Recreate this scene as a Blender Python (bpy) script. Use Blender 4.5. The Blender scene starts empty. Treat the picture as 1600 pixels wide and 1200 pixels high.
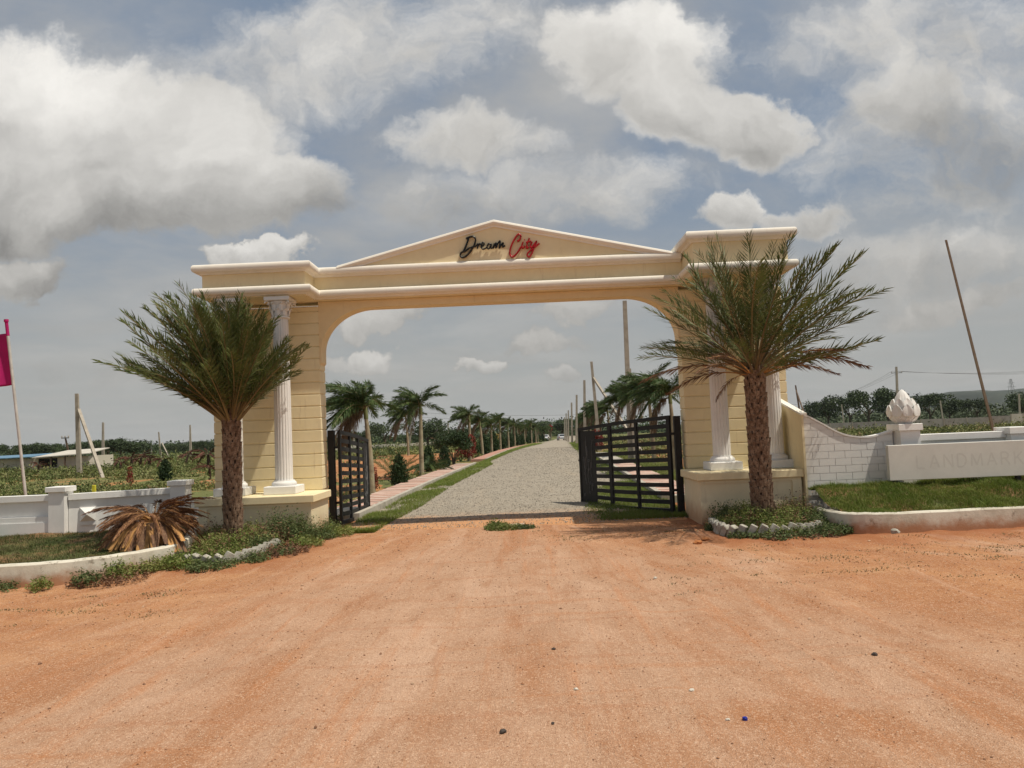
import bpy, math, random
import numpy as np
from mathutils import Vector, Matrix
R = math.radians
random.seed(7)
rng = np.random.default_rng(7)
sc = bpy.context.scene
col = sc.collection

# ------------------------------------------------------------------ camera
CAM = np.array([0.37, -14.80, 1.75])
FW = np.array([-0.01065291, 0.99802667, 0.06188113])
RT = np.array([0.99906383, 0.01321801, -0.04119157])
UP = np.array([0.04192823, -0.06138439, 0.99723316])
cd = bpy.data.cameras.new("camera")
cam = bpy.data.objects.new("camera", cd); col.objects.link(cam)
M = Matrix(((RT[0], UP[0], -FW[0], CAM[0]), (RT[1], UP[1], -FW[1], CAM[1]), (RT[2], UP[2], -FW[2], CAM[2]), (0, 0, 0, 1)))
cam.matrix_world = M
cd.sensor_width = 36; cd.lens = 36 * 1192.094 / 1600
cd.clip_start = 0.1; cd.clip_end = 8000
sc.camera = cam
sc.view_settings.view_transform = 'Standard'; sc.view_settings.look = 'None'
sc.view_settings.exposure = 0.12; sc.view_settings.gamma = 1
sc.view_settings.use_curve_mapping = False
sc.cycles.max_bounces = 6; sc.cycles.diffuse_bounces = 3; sc.cycles.glossy_bounces = 2
sc.cycles.transparent_max_bounces = 4; sc.cycles.volume_bounces = 0
# surveyed viewpoint used only to turn sight lines into world positions at known depths
VO, VF, VR, VU = np.array([0.37, -14.80, 1.75]), np.array([-0.01065291, 0.99802667, 0.06188113]), np.array([0.99906383, 0.01321801, -0.04119157]), np.array([0.04192823, -0.06138439, 0.99723316])

def at(px, py, Y):
    d = VF + VR * (px - 800) / 1192.094 - VU * (py - 600) / 1192.094
    t = (Y - VO[1]) / d[1]
    return VO + d * t

# ------------------------------------------------------------------ sun + sky
SUN = Vector((0.385, -0.135, 0.91)).normalized()
sd = bpy.data.lights.new("sun", 'SUN'); sd.energy = 3.9; sd.angle = R(0.6); sd.color = (1.0, 0.925, 0.79)
so = bpy.data.objects.new("sun", sd); col.objects.link(so); so.location = (20, -10, 40)
so.rotation_euler = SUN.to_track_quat('Z', 'Y').to_euler()
W = bpy.data.worlds.new("World"); sc.world = W; W.use_nodes = True
nt = W.node_tree; nt.nodes.clear()
def nn(t, **k):
    n = nt.nodes.new(t)
    for a, b in k.items(): setattr(n, a, b)
    return n
def setin(sock, v):
    if hasattr(v, 'is_output') or isinstance(v, bpy.types.NodeSocket): nt.links.new(v, sock)
    else: sock.default_value = v
def mth(op, a, b=None, c=None, clamp=False):
    n = nn('ShaderNodeMath', operation=op); n.use_clamp = clamp
    setin(n.inputs[0], a)
    if b is not None: setin(n.inputs[1], b)
    if c is not None: setin(n.inputs[2], c)
    return n.outputs[0]
def mixc(f, a, b):
    n = nn('ShaderNodeMix', data_type='RGBA'); setin(n.inputs[0], f); setin(n.inputs[6], a); setin(n.inputs[7], b); return n.outputs[2]
def smooth(x, lo, hi):
    n = nn('ShaderNodeMapRange', interpolation_type='SMOOTHSTEP'); setin(n.inputs[0], x); setin(n.inputs[1], lo); setin(n.inputs[2], hi); return n.outputs[0]
tc = nn('ShaderNodeTexCoord'); D = tc.outputs['Generated']
sky = nn('ShaderNodeTexSky'); sky.sky_type = 'NISHITA'; sky.sun_disc = False
sky.sun_elevation = math.asin(SUN.z); sky.sun_rotation = math.atan2(SUN.x, SUN.y)
sky.air_density = 1.2; sky.dust_density = 2.5; sky.ozone_density = 1.5; sky.altitude = 300
nt.links.new(D, sky.inputs[0])
sep = nn('ShaderNodeSeparateXYZ'); nt.links.new(D, sep.inputs[0])
dx, dy, dz = sep.outputs
yy = mth('MAXIMUM', dy, 0.15)
u_ = mth('DIVIDE', dx, yy); v_ = mth('DIVIDE', dz, yy)
comb = nn('ShaderNodeCombineXYZ'); setin(comb.inputs[0], u_); setin(comb.inputs[1], v_)
def noise(vec, scale, detail=5, rough=.55, out=0, dist=0.0):
    n = nn('ShaderNodeTexNoise'); n.inputs['Scale'].default_value = scale; n.inputs['Detail'].default_value = detail
    n.inputs['Roughness'].default_value = rough; n.inputs['Distortion'].default_value = dist
    nt.links.new(vec, n.inputs['Vector']); return n.outputs[out]
wn = noise(comb.outputs[0], 5.0, 7, .6, 1)
wsub = nn('ShaderNodeVectorMath', operation='MULTIPLY_ADD'); nt.links.new(wn, wsub.inputs[0])
wsub.inputs[1].default_value = (.26, .17, 0); wsub.inputs[2].default_value = (-.13, -.085, 0)
wadd = nn('ShaderNodeVectorMath', operation='ADD'); nt.links.new(wsub.outputs[0], wadd.inputs[0]); nt.links.new(comb.outputs[0], wadd.inputs[1])
UVW = wadd.outputs[0]
fine = noise(UVW, 11, 9, .66)
def uv(px, py):
    d = VF + VR * (px - 800) / 1192.094 - VU * (py - 600) / 1192.094
    return d[0] / d[1], d[2] / d[1]
# (centre px, centre py, half width px, half height px, tilt deg, softness, base grey, top brightness)
CL = [(150, 200, 330, 125, -14, .75, .34, .84), (330, 290, 200, 85, -8, .7, .32, .72), (60, 290, 230, 95, 0, .8, .30, .60), (260, 318, 265, 62, -3, .8, .33, .58),
      (45, 420, 75, 42, 0, .7, .33, .50), (395, 403, 75, 22, 0, .6, .45, .66),
      (560, 70, 330, 100, 5, 1.6, .40, .50), (725, 220, 125, 38, -6, 1.25, .42, .56), (830, 300, 260, 55, 0, 1.7, .38, .47),
      (1000, 70, 145, 95, -10, .95, .50, .82), (1060, 150, 110, 75, -20, .95, .44, .66), (1180, 195, 90, 60, -10, .9, .42, .66),
      (1480, 70, 260, 80, -8, 1.5, .42, .52), (1530, 200, 270, 150, -5, 1.4, .28, .52), (1430, 170, 120, 70, -15, 1.2, .40, .58), (1550, 270, 200, 75, 5, 1.6, .21, .36),
      (1130, 335, 70, 38, 0, .9, .44, .64), (1260, 340, 110, 22, 0, 1.2, .40, .50), (1400, 420, 300, 45, -4, 1.8, .40, .44),
      (608, 508, 60, 18, 0, .7, .42, .56), (598, 553, 50, 17, 0, .8, .42, .56), (742, 564, 25, 13, 0, .7, .45, .62), (866, 588, 26, 20, 0, .9, .42, .50),
      (840, 530, 75, 18, 0, 1.1, .42, .50), (900, 485, 60, 17, 0, 1.0, .42, .50), (520, 558, 40, 16, 0, 1.0, .42, .50), (1500, 470, 150, 18, 0, 1.3, .42, .46), (300, 560, 200, 30, -5, 1.8, .38, .42)]
dens = None; shsum = None
for (px, py, a, b, tilt, soft, g0, g1) in CL:
    u0, v0 = uv(px, py)
    mp = nn('ShaderNodeMapping', vector_type='TEXTURE'); nt.links.new(UVW, mp.inputs[0])
    mp.inputs['Location'].default_value = (u0, v0, 0); mp.inputs['Rotation'].default_value = (0, 0, R(tilt + 2.4))
    mp.inputs['Scale'].default_value = (a / 1192, b / 1192, 1)
    dt = nn('ShaderNodeVectorMath', operation='DOT_PRODUCT'); nt.links.new(mp.outputs[0], dt.inputs[0]); nt.links.new(mp.outputs[0], dt.inputs[1])
    s1 = nn('ShaderNodeSeparateXYZ'); nt.links.new(mp.outputs[0], s1.inputs[0])
    w = smooth(dt.outputs[1], 1.0 + .75 * soft, 1.0 - .75 * soft)
    amp = 1.0 if soft < 1 else (.8 if soft < 1.4 else .6)
    w = mth('MULTIPLY', w, amp)
    br = mth('MULTIPLY_ADD', smooth(s1.outputs[1], -.75, .65), (g1 - g0), g0)
    if dens is None: dens = w; shsum = br
    else:
        # composite over: newer cloud in front
        shsum = mth('MULTIPLY_ADD', mth('SUBTRACT', br, shsum), w, shsum)
        dens = mth('MAXIMUM', dens, w)
# general high cloud everywhere, also outside the frame
zz = mth('ADD', mth('MAXIMUM', dz, 0.0), 0.10)
cu = nn('ShaderNodeCombineXYZ'); setin(cu.inputs[0], mth('DIVIDE', dx, zz)); setin(cu.inputs[1], mth('DIVIDE', dy, zz))
gen = noise(cu.outputs[0], .75, 8, .58, 0, .3)
gmask = mth('MULTIPLY', smooth(gen, .36, .66), .85)
gen2 = noise(cu.outputs[0], 1.6, 5, .5)
gbr = mth('MULTIPLY_ADD', gen2, .30, .30)
# horizon murk
hz = smooth(dz, .38, .02)
hazecol = (.400, .405, .385, 1)
base = nn('ShaderNodeVectorMath', operation='SCALE'); nt.links.new(sky.outputs[0], base.inputs[0]); base.inputs['Scale'].default_value = 0.075
skyc = mixc(.80, base.outputs[0], (.192, .265, .372, 1))
c1 = mixc(mth('MULTIPLY', hz, .93), skyc, hazecol)
def grey(x, warm=1.0):
    n = nn('ShaderNodeCombineXYZ'); setin(n.inputs[0], mth('MULTIPLY', x, 1.015)); setin(n.inputs[1], mth('MULTIPLY', x, .985)); setin(n.inputs[2], mth('MULTIPLY', x, .93)); return n.outputs[0]
c2 = mixc(mth('MULTIPLY', gmask, mth('SUBTRACT', 1.0, mth('MULTIPLY', hz, .45))), c1, grey(gbr))
front = smooth(dy, .2, .45)
fn = mth('MULTIPLY_ADD', fine, 1.3, -.65)
d2 = smooth(mth('ADD', dens, mth('MULTIPLY', fn, .9)), .08, .84)
d2 = mth('MULTIPLY', mth('MULTIPLY', d2, front), mth('MULTIPLY_ADD', smooth(v_, .03, .12), .45, .5))
sh2 = mth('MULTIPLY_ADD', mth('SUBTRACT', noise(UVW, 7, 8, .62), .5), .60, shsum)
c3 = mixc(d2, c2, grey(sh2))
low = smooth(dz, -.01, -.06)
c4 = mixc(low, c3, (.20, .15, .11, 1))
sca = nn('ShaderNodeVectorMath', operation='SCALE'); nt.links.new(c4, sca.inputs[0]); sca.inputs['Scale'].default_value = 9.4
bg = nn('ShaderNodeBackground'); bg.inputs['Strength'].default_value = 0.1
nt.links.new(sca.outputs[0], bg.inputs[0])
wo = nn('ShaderNodeOutputWorld'); nt.links.new(bg.outputs[0], wo.inputs[0])
W.cycles.sampling_method = 'MANUAL'; W.cycles.sample_map_resolution = 512

# ------------------------------------------------------------------ materials
class MT:
    def __init__(s, name):
        s.m = bpy.data.materials.new(name); s.m.use_nodes = True; s.nt = s.m.node_tree
        s.b = s.nt.nodes['Principled BSDF']; s.tc = s.nt.nodes.new('ShaderNodeTexCoord')
        s.pos = s.nt.nodes.new('ShaderNodeNewGeometry').outputs['Position']
    def n(s, t, **k):
        x = s.nt.nodes.new(t)
        for a, b in k.items(): setattr(x, a, b)
        return x
    def L(s, v, sock):
        if isinstance(v, bpy.types.NodeSocket): s.nt.links.new(v, sock)
        else: sock.default_value = v
    def vec(s, scale=(1, 1, 1), src=None, rot=(0, 0, 0)):
        m = s.n('ShaderNodeMapping'); s.L(src or s.pos, m.inputs[0]); m.inputs['Scale'].default_value = scale; m.inputs['Rotation'].default_value = rot
        return m.outputs[0]
    def noise(s, scale, detail=4, rough=.55, v=None, dist=0):
        x = s.n('ShaderNodeTexNoise'); x.inputs['Scale'].default_value = scale; x.inputs['Detail'].default_value = detail
        x.inputs['Roughness'].default_value = rough; x.inputs['Distortion'].default_value = dist
        s.L(v or s.pos, x.inputs['Vector']); return x.outputs[0]
    def vor(s, scale, v=None, out='Distance', feature='F1'):
        x = s.n('ShaderNodeTexVoronoi', feature=feature); x.inputs['Scale'].default_value = scale; s.L(v or s.pos, x.inputs['Vector']); return x.outputs[out]
    def mr(s, x, a, b, c=0., d=1., smooth=True):
        m = s.n('ShaderNodeMapRange', interpolation_type='SMOOTHSTEP' if smooth else 'LINEAR')
        s.L(x, m.inputs[0]); m.inputs[1].default_value = a; m.inputs[2].default_value = b; m.inputs[3].default_value = c; m.inputs[4].default_value = d
        return m.outputs[0]
    def mix(s, f, a, b, mode='MIX'):
        m = s.n('ShaderNodeMix', data_type='RGBA', blend_type=mode); s.L(f, m.inputs[0])
        s.L(a if isinstance(a, bpy.types.NodeSocket) else (*a, 1), m.inputs[6]); s.L(b if isinstance(b, bpy.types.NodeSocket) else (*b, 1), m.inputs[7])
        return m.outputs[2]
    def math(s, op, a, b=0.):
        m = s.n('ShaderNodeMath', operation=op); s.L(a, m.inputs[0]); s.L(b, m.inputs[1]); return m.outputs[0]
    def xyz(s, src=None):
        x = s.n('ShaderNodeSeparateXYZ'); s.L(src or s.pos, x.inputs[0]); return x.outputs
    def done(s, color, rough=.8, bump=None, bs=.3, dist=.01, spec=.3):
        s.L(color if isinstance(color, bpy.types.NodeSocket) else (*color, 1), s.b.inputs['Base Color'])
        s.L(rough, s.b.inputs['Roughness']); s.b.inputs['Specular IOR Level'].default_value = spec
        if bump is not None:
            b = s.n('ShaderNodeBump'); b.inputs['Strength'].default_value = bs; b.inputs['Distance'].default_value = dist
            s.L(bump, b.inputs['Height']); s.L(b.outputs[0], s.b.inputs['Normal'])
        return s.m

def plaster(name, base, alt, stain=(.30, .18, .10), stain_amt=.25, low_z=None, rough=.75):
    k = MT(name)
    n1 = k.noise(1.3, 6, .6); n2 = k.noise(9, 5, .6)
    c = k.mix(k.mr(n1, .35, .7), base, alt)
    c = k.mix(k.mr(n2, .3, .8, 0, .35), c, tuple(v * .82 for v in base))
    streak = k.noise(3.0, 5, .65, k.vec((3.2, 3.2, .35)))
    c = k.mix(k.mr(streak, .58, .78, 0, stain_amt), c, stain)
    if low_z is not None:
        z = k.xyz()[2]; zz_ = k.math('ADD', z, k.math('MULTIPLY', k.noise(4, 5, .7), -.35))
        c = k.mix(k.mr(zz_, low_z, -.15, 0, .75), c, (.42, .20, .09))
    return k.done(c, rough, k.noise(55, 4, .6), .18, .004)
cream = plaster("cream_plaster", (.85, .735, .475), (.80, .675, .415), (.40, .27, .14), .48)
cream_low = plaster("cream_plinth_plaster", (.80, .71, .49), (.75, .65, .43), (.38, .27, .15), .3, .28)
white_trim = plaster("white_moulding_paint", (.86, .82, .73), (.82, .76, .66), (.52, .38, .25), .18)
white_col = plaster("white_column_paint", (.80, .79, .76), (.74, .73, .70), (.45, .36, .28), .12)
white_wall = plaster("white_wall_paint", (.83, .82, .79), (.77, .76, .73), (.36, .30, .25), .10, .12)
soffit_m = plaster("cream_soffit", (.82, .66, .40), (.78, .61, .35))
kerbw = MT("dirty_whitewash")
_z = kerbw.xyz()[2]
_c = kerbw.mix(kerbw.mr(kerbw.noise(2.2, 6, .65), .4, .65), (.66, .62, .52), (.50, .46, .37))
_c = kerbw.mix(kerbw.mr(kerbw.noise(4.5, 7, .75), .56, .66, 0, .75), _c, (.20, .165, .12))
_c = kerbw.mix(kerbw.mr(kerbw.math('ADD', _z, kerbw.math('MULTIPLY', kerbw.noise(5, 6, .7), -.30)), .09, -.12, 0, .9), _c, (.38, .17, .075))
kerbw = kerbw.done(_c, .9, kerbw.noise(30, 6, .7), .5, .01)

def simple(name, c, c2=None, rough=.7, ns=6, bs=.2, spec=.3, metal=0):
    k = MT(name)
    cc = k.mix(k.mr(k.noise(ns, 5, .6), .35, .7), c, c2 or tuple(v * .75 for v in c))
    m = k.done(cc, rough, k.noise(ns * 8, 3), bs, .004, spec); k.b.inputs['Metallic'].default_value = metal
    return m
black_metal = simple("black_gate_paint", (.006, .006, .007), (.011, .010, .009), .6, 5, .1, .4)
rust_metal = simple("greyish_silver_vein", (.20, .20, .20), (.12, .12, .12), .5)
letter_black = simple("black_letter", (.012, .012, .012), None, .35)
letter_red = simple("red_letter", (.42, .012, .018), (.34, .01, .012), .35)
concrete = simple("pale_concrete_pole", (.40, .355, .29), (.31, .27, .22), .85, 3)
concrete_d = simple("grey_concrete", (.34, .32, .29), (.24, .22, .20), .9, 1.2)
wood_m = simple("weathered_wood", (.17, .11, .075), (.10, .07, .05), .85, 8)
magenta = simple("magenta_cloth", (.42, .006, .12), (.36, .005, .10), .7, 4)
flagpole_m = simple("grey_flagpole_paint", (.55, .53, .49), (.42, .40, .36), .5, 5)
block_m = simple("whitish_edging_block", (.44, .42, .36), (.28, .25, .20), .9, 14, .5)
pave_pink = simple("pink_paving", (.46, .25, .19), (.38, .20, .15), .85, 5)
pave_pale = simple("pale_paving", (.62, .53, .44), (.50, .40, .33), .85, 5)
kerb_m = simple("grey_kerb_concrete", (.46, .42, .35), (.32, .29, .24), .9, 4, .4)
blue_roof = simple("blue_roof_sheet", (.13, .25, .36), (.10, .20, .30), .5, 1)
pale_roof = simple("pale_roof_sheet", (.58, .54, .47), (.48, .44, .38), .7, 1)
dark_m = simple("dark_opening", (.02, .018, .016), None, .9)
car_white = simple("white_car_paint", (.75, .75, .76), (.74, .74, .75), .25, 1, 0, .5)
car_silver = simple("silver_car_paint", (.42, .43, .45), (.40, .41, .43), .3, 1, 0, .5)
glass_m = simple("dark_car_glass", (.03, .04, .05), None, .08, 1, 0, .6)
tyre_m = simple("black_rubber", (.02, .02, .02), None, .8)
lamp_red = simple("red_tail_lamp", (.4, .01, .01), None, .3)
wire_m = simple("wire_grey", (.10, .10, .10), None, .7)
steel_m = simple("grey_lattice_steel", (.22, .23, .24), None, .6)
blue_pl = simple("blue_plastic", (.01, .02, .25), None, .4)
yellow_m = simple("yellow_marker_paint", (.70, .62, .05), None, .7)
dark_rock = simple("dark_stone", (.07, .055, .045), None, .8, 30, .5)
orange_rock = simple("orange_laterite_lump", (.42, .17, .06), (.33, .12, .04), .95, 20, .6)
pale_rock = simple("pale_stone", (.62, .57, .48), None, .8, 30)

def leafmat(name, a, b, c=None, rough=.55, ns=1.7, trans=.0, spec=.25):
    k = MT(name)
    oi = k.n('ShaderNodeObjectInfo')
    cc = k.mix(k.mr(k.noise(ns, 3, .6), .35, .65), a, b)
    if c: cc = k.mix(k.mr(k.noise(ns * 9, 3, .6), .52, .66), cc, c)
    hs = k.n('ShaderNodeHueSaturation'); k.L(k.mr(oi.outputs['Random'], 0, 1, .8, 1.2, False), hs.inputs['Value']); k.L(cc, hs.inputs['Color'])
    m = k.done(hs.outputs[0], rough, None, spec=spec)
    if trans:
        t = k.n('ShaderNodeBsdfTranslucent'); k.L(hs.outputs[0], t.inputs[0]); mx = k.n('ShaderNodeMixShader'); mx.inputs[0].default_value = trans
        out = k.nt.nodes['Material Output']; k.L(k.b.outputs[0], mx.inputs[1]); k.L(t.outputs[0], mx.inputs[2]); k.L(mx.outputs[0], out.inputs[0])
    return m
date_leaf = leafmat("date_palm_leaflet", (.062, .090, .022), (.105, .125, .034), (.17, .15, .06), .5, 3, .18)
date_rachis = leafmat("date_palm_rachis", (.22, .17, .08), (.17, .12, .06))
dry_leaf = leafmat("dry_palm_leaflet", (.19, .105, .06), (.13, .07, .042), (.26, .16, .09), .8, 4)
dry_brown = leafmat('dead_palm_leaflet', (.22, .11, .055), (.14, .065, .035), (.32, .18, .09), .8, 4)
dry_gold = leafmat("dry_leaf_base_golden", (.50, .27, .10), (.33, .17, .06), None, .8, 6)
fox_leaf = leafmat("foxtail_leaflet", (.040, .080, .022), (.075, .115, .032), (.12, .14, .05), .5, 2, .2)
fox_dry = leafmat("foxtail_dry_leaflet", (.15, .10, .06), (.20, .14, .085), None, .8, 4)
fox_trunk = simple("smooth_palm_trunk", (.34, .30, .20), (.22, .17, .11), .85, 4, .3)
crown_shaft = simple("green_crownshaft", (.16, .18, .07), (.12, .13, .05), .6)
cyp_leaf = leafmat("dark_cypress_foliage", (.016, .036, .011), (.032, .062, .018), (.05, .09, .025), .6, 6)
bush_leaf = leafmat("dark_bush_leaf", (.022, .045, .013), (.040, .072, .02), (.06, .10, .03), .5, 4)
red_leaf = leafmat("red_shrub_leaf", (.24, .035, .022), (.15, .03, .02), (.28, .06, .03), .6, 5)
gold_leaf = leafmat("golden_shrub_leaf", (.45, .28, .06), (.30, .22, .06), None, .6, 5)
tree_leaf = leafmat("field_tree_leaf", (.034, .056, .022), (.058, .085, .032), (.075, .10, .04), .65, .5)
tree_leaf2 = leafmat("grey_green_tree_leaf", (.060, .082, .040), (.085, .105, .052), None, .65, .5)
magenta_leaf = leafmat("red_blossom", (.36, .02, .04), (.28, .02, .03))
bark = simple("tree_bark", (.12, .09, .065), (.07, .055, .04), .95, 5, .5)
grass_m = leafmat("lawn_grass_blade", (.120, .175, .028), (.175, .215, .042), (.21, .20, .07), .7, 1.3, .25)
lawn_brown = leafmat("brownish_lawn_blade", (.10, .095, .035), (.055, .085, .02), (.17, .12, .07), .75, .9, .2)
weed_m = leafmat("weed_leaf", (.15, .20, .045), (.22, .24, .07), (.30, .27, .12), .65, 2.2, .25)
weed_dark = leafmat("dark_weed_leaf", (.075, .11, .035), (.11, .145, .05), (.20, .20, .09), .65, 3, .2)
scrub_m = leafmat("field_scrub_leaf", (.20, .23, .07), (.28, .27, .11), (.36, .33, .18), .75, .25, .1)
scrub_dry = leafmat('dry_scrub_leaf', (.30, .20, .11), (.20, .12, .065), (.38, .30, .17), .8, .6)
scrub_g = leafmat("green_scrub_leaf", (.10, .14, .04), (.16, .18, .06), (.24, .22, .10), .75, .3, .1)

# date trunk
k = MT("date_trunk_boots"); 
_c = k.mix(k.mr(k.noise(14, 5, .6), .35, .65), (.15, .092, .058), (.30, .21, .145))
_c = k.mix(k.mr(k.noise(40, 4, .6), .5, .7), _c, (.06, .035, .022))
trunk_m = k.done(_c, .9, k.noise(60, 5, .7), .6, .01)
k = MT("trunk_core_dark"); trunk_core = k.done(k.mix(k.noise(20), (.045, .026, .016), (.03, .018, .012)), .95)
cut_m = simple("cut_frond_base_orange", (.36, .18, .085), (.26, .13, .06), .9, 20)

# red dirt of the forecourt
k = MT("red_dirt")
x_, y_, z_ = k.xyz()
big = k.noise(.35, 5, .6, None, .4); mid = k.noise(1.6, 6, .65, None, .3)
# worn track runs from the gate towards the viewer, sides are more orange
side = k.math('ABSOLUTE', k.math('SUBTRACT', x_, k.math('MULTIPLY', k.math('ADD', y_, 1.), -.03)))
tr = k.mr(k.math('ADD', side, k.math('ADD', k.math('MULTIPLY', big, 4.), k.math('MULTIPLY', y_, .42))), .5, 4.3)
orange = k.mix(k.mr(mid, .35, .7), (.415, .210, .098), (.325, .140, .058))
orange = k.mix(k.mr(k.noise(3.1, 7, .7, k.vec((.35, 1.4, 1))), .50, .70), orange, (.46, .255, .130))
pink = k.mix(k.mr(mid, .3, .72), (.430, .270, .178), (.372, .222, .138))
cc = k.mix(tr, pink, orange)
cc = k.mix(k.mr(k.noise(.55, 5, .6, k.vec((1., .6, 1))), .52, .68, 0, .45), cc, (.30, .130, .055))
fan = k.n('ShaderNodeCombineXYZ'); ux = k.math('DIVIDE', x_, k.math('SUBTRACT', 5.0, y_))
k.L(ux, fan.inputs[0]); k.L(k.math('MULTIPLY', y_, .022), fan.inputs[1])
fs = k.noise(11, 6, .60, fan.outputs[0], .35); fs2 = k.noise(46, 4, .6, fan.outputs[0], .2)
cc = k.mix(k.mr(fs, .50, .64, 0, .75), cc, (.33, .150, .068)); cc = k.mix(k.mr(fs, .47, .33, 0, .60), cc, (.50, .335, .235))
cc = k.mix(k.mr(fs2, .55, .68, 0, .45), cc, (.31, .145, .07))
st1 = k.noise(2.2, 6, .65, k.vec((1.8, .10, 1), rot=(0, 0, R(4))))
st1b = k.noise(1.3, 5, .6, k.vec((2.4, .16, 1), rot=(0, 0, R(-9))))
cc = k.mix(k.mr(st1, .52, .70, 0, .50), cc, (.42, .175, .070))
cc = k.mix(k.mr(st1b, .55, .72, 0, .40), cc, (.53, .35, .24))
st2 = k.noise(1.5, 6, .6, k.vec((.10, 2.6, 1), rot=(0, 0, R(-3))))
cc = k.mix(k.mr(st2, .58, .68, 0, .40), cc, (.38, .165, .070))
# overhead cable shadows, painted into the dirt colour as soft dark bands
wv = k.n('ShaderNodeTexWave', wave_type='BANDS', bands_direction='Y'); wv.inputs['Scale'].default_value = .27; wv.inputs['Distortion'].default_value = 1.6
wv.inputs['Detail'].default_value = 3; wv.inputs['Detail Scale'].default_value = .35; k.L(k.vec((.35, 1, 1), rot=(0, 0, R(-4))), wv.inputs['Vector'])
cc = k.mix(k.mr(wv.outputs[1], .975, 1.0, 0, .30), cc, (.36, .17, .09))
g = k.vor(140, None, 'Color'); gs = k.n('ShaderNodeSeparateColor'); k.L(g, gs.inputs[0])
cc = k.mix(k.mr(gs.outputs[0], .76, 1.0, 0, .58), cc, (.62, .46, .34))
cc = k.mix(k.mr(gs.outputs[1], .80, 1.0, 0, .60), cc, (.22, .105, .055))
v45 = k.n('ShaderNodeSeparateColor'); k.L(k.vor(48, None, 'Color'), v45.inputs[0])
cc = k.mix(k.mr(v45.outputs[0], .80, 1.0, 0, .30), cc, (.25, .12, .065)); cc = k.mix(k.mr(v45.outputs[2], .82, 1.0, 0, .28), cc, (.58, .40, .28))
cc = k.mix(k.mr(k.noise(26, 5, .7), .60, .74, 0, .4), cc, (.30, .14, .065))
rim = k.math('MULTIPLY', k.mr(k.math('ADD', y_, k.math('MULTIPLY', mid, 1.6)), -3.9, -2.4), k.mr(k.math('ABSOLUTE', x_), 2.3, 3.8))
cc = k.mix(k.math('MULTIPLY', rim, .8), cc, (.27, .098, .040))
gd = k.mr(k.math('ADD', k.noise(1.1, 7, .75), k.mr(y_, -5.5, -1.0, -.09, .06)), .68, .74, 0, .55)
cc = k.mix(gd, cc, (.17, .15, .055))
hb = k.math('ADD', k.math('MULTIPLY', k.vor(115), .5), k.math('ADD', k.noise(30, 6, .7), k.math('MULTIPLY', st1, 2.2)))
cc = k.mix(1.0, cc, (1.13, 1.10, 1.08), 'MULTIPLY')
dirt_m = k.done(cc, .95, hb, .85, .014, .15)

k = MT("crushed_stone_road")
x_, y_, z_ = k.xyz()
cc = k.mix(k.mr(k.noise(1.1, 6, .65), .35, .7), (.34, .295, .235), (.29, .25, .195))
v = k.vor(42, None, 'Color'); vs = k.n('ShaderNodeSeparateColor'); k.L(v, vs.inputs[0])
cc = k.mix(k.mr(vs.outputs[0], .55, 1, 0, .55), cc, (.45, .41, .34)); cc = k.mix(k.mr(vs.outputs[1], .66, 1, 0, .55), cc, (.17, .145, .115))
cc = k.mix(k.mr(k.noise(.8, 5, .6, k.vec((1.3, .12, 1))), .5, .72, 0, .5), cc, (.38, .31, .23))
dust = k.mr(k.math('ADD', y_, k.math('MULTIPLY', k.noise(1.3, 6, .7), -3.2)), .6, -2.0)
cc = k.mix(dust, cc, (.53, .27, .13))
road_m = k.done(cc, .95, k.math('ADD', k.vor(26), k.noise(60, 4)), .7, .02, .15)

k = MT("field_soil")
x_, y_, z_ = k.xyz()
cc = k.mix(k.mr(k.noise(.12, 6, .6), .35, .65), (.115, .135, .045), (.20, .18, .08))
cc = k.mix(k.mr(k.noise(.33, 7, .65), .50, .62), cc, (.42, .19, .08))
cc = k.mix(k.mr(k.noise(2.3, 6, .7), .45, .7, 0, .6), cc, (.13, .12, .05))
far = k.mr(y_, 70, 150)
cc = k.mix(far, cc, k.mix(k.mr(k.noise(.05, 5, .6, k.vec((.3, 1.6, 1))), .4, .62), (.085, .115, .035), (.17, .16, .07)))
field_m = k.done(cc, .95, k.noise(4, 6, .7), .6, .1, .1)
k = MT("orange_soil")
cc = k.mix(k.mr(k.noise(.5, 6, .65), .35, .7), (.40, .19, .085), (.30, .12, .05))
cc = k.mix(k.mr(k.noise(1.9, 6, .7, k.vec((.4, 1.5, 1))), .5, .68), cc, (.47, .29, .16))
cc = k.mix(k.mr(k.noise(.8, 7, .75), .60, .68, 0, .8), cc, (.15, .15, .05))
soil_m = k.done(cc, .95, k.noise(7, 6, .7), .6, .06, .1)
k = MT("lawn_soil")
cc = k.mix(k.mr(k.noise(1.2, 6, .65), .42, .6), (.09, .10, .03), (.24, .13, .065)); lawn_soil = k.done(cc, .95, k.noise(12, 5, .7), .5, .03)
k = MT("far_hill")
cc = k.mix(k.mr(k.noise(.012, 6, .7), .4, .65), (.030, .042, .030), (.055, .062, .045)); hill_m = k.done(cc, 1., None)

# sign board with the ghost of removed capitals is flat print: modelled as thin faded letters further down
board_m = plaster("greyish_white_board", (.66, .65, .60), (.60, .585, .54), (.45, .42, .36), .08)
ghost_m = plaster("faded_letter_trace", (.60, .585, .54), (.575, .56, .515), (.45, .42, .36), .08)

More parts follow.
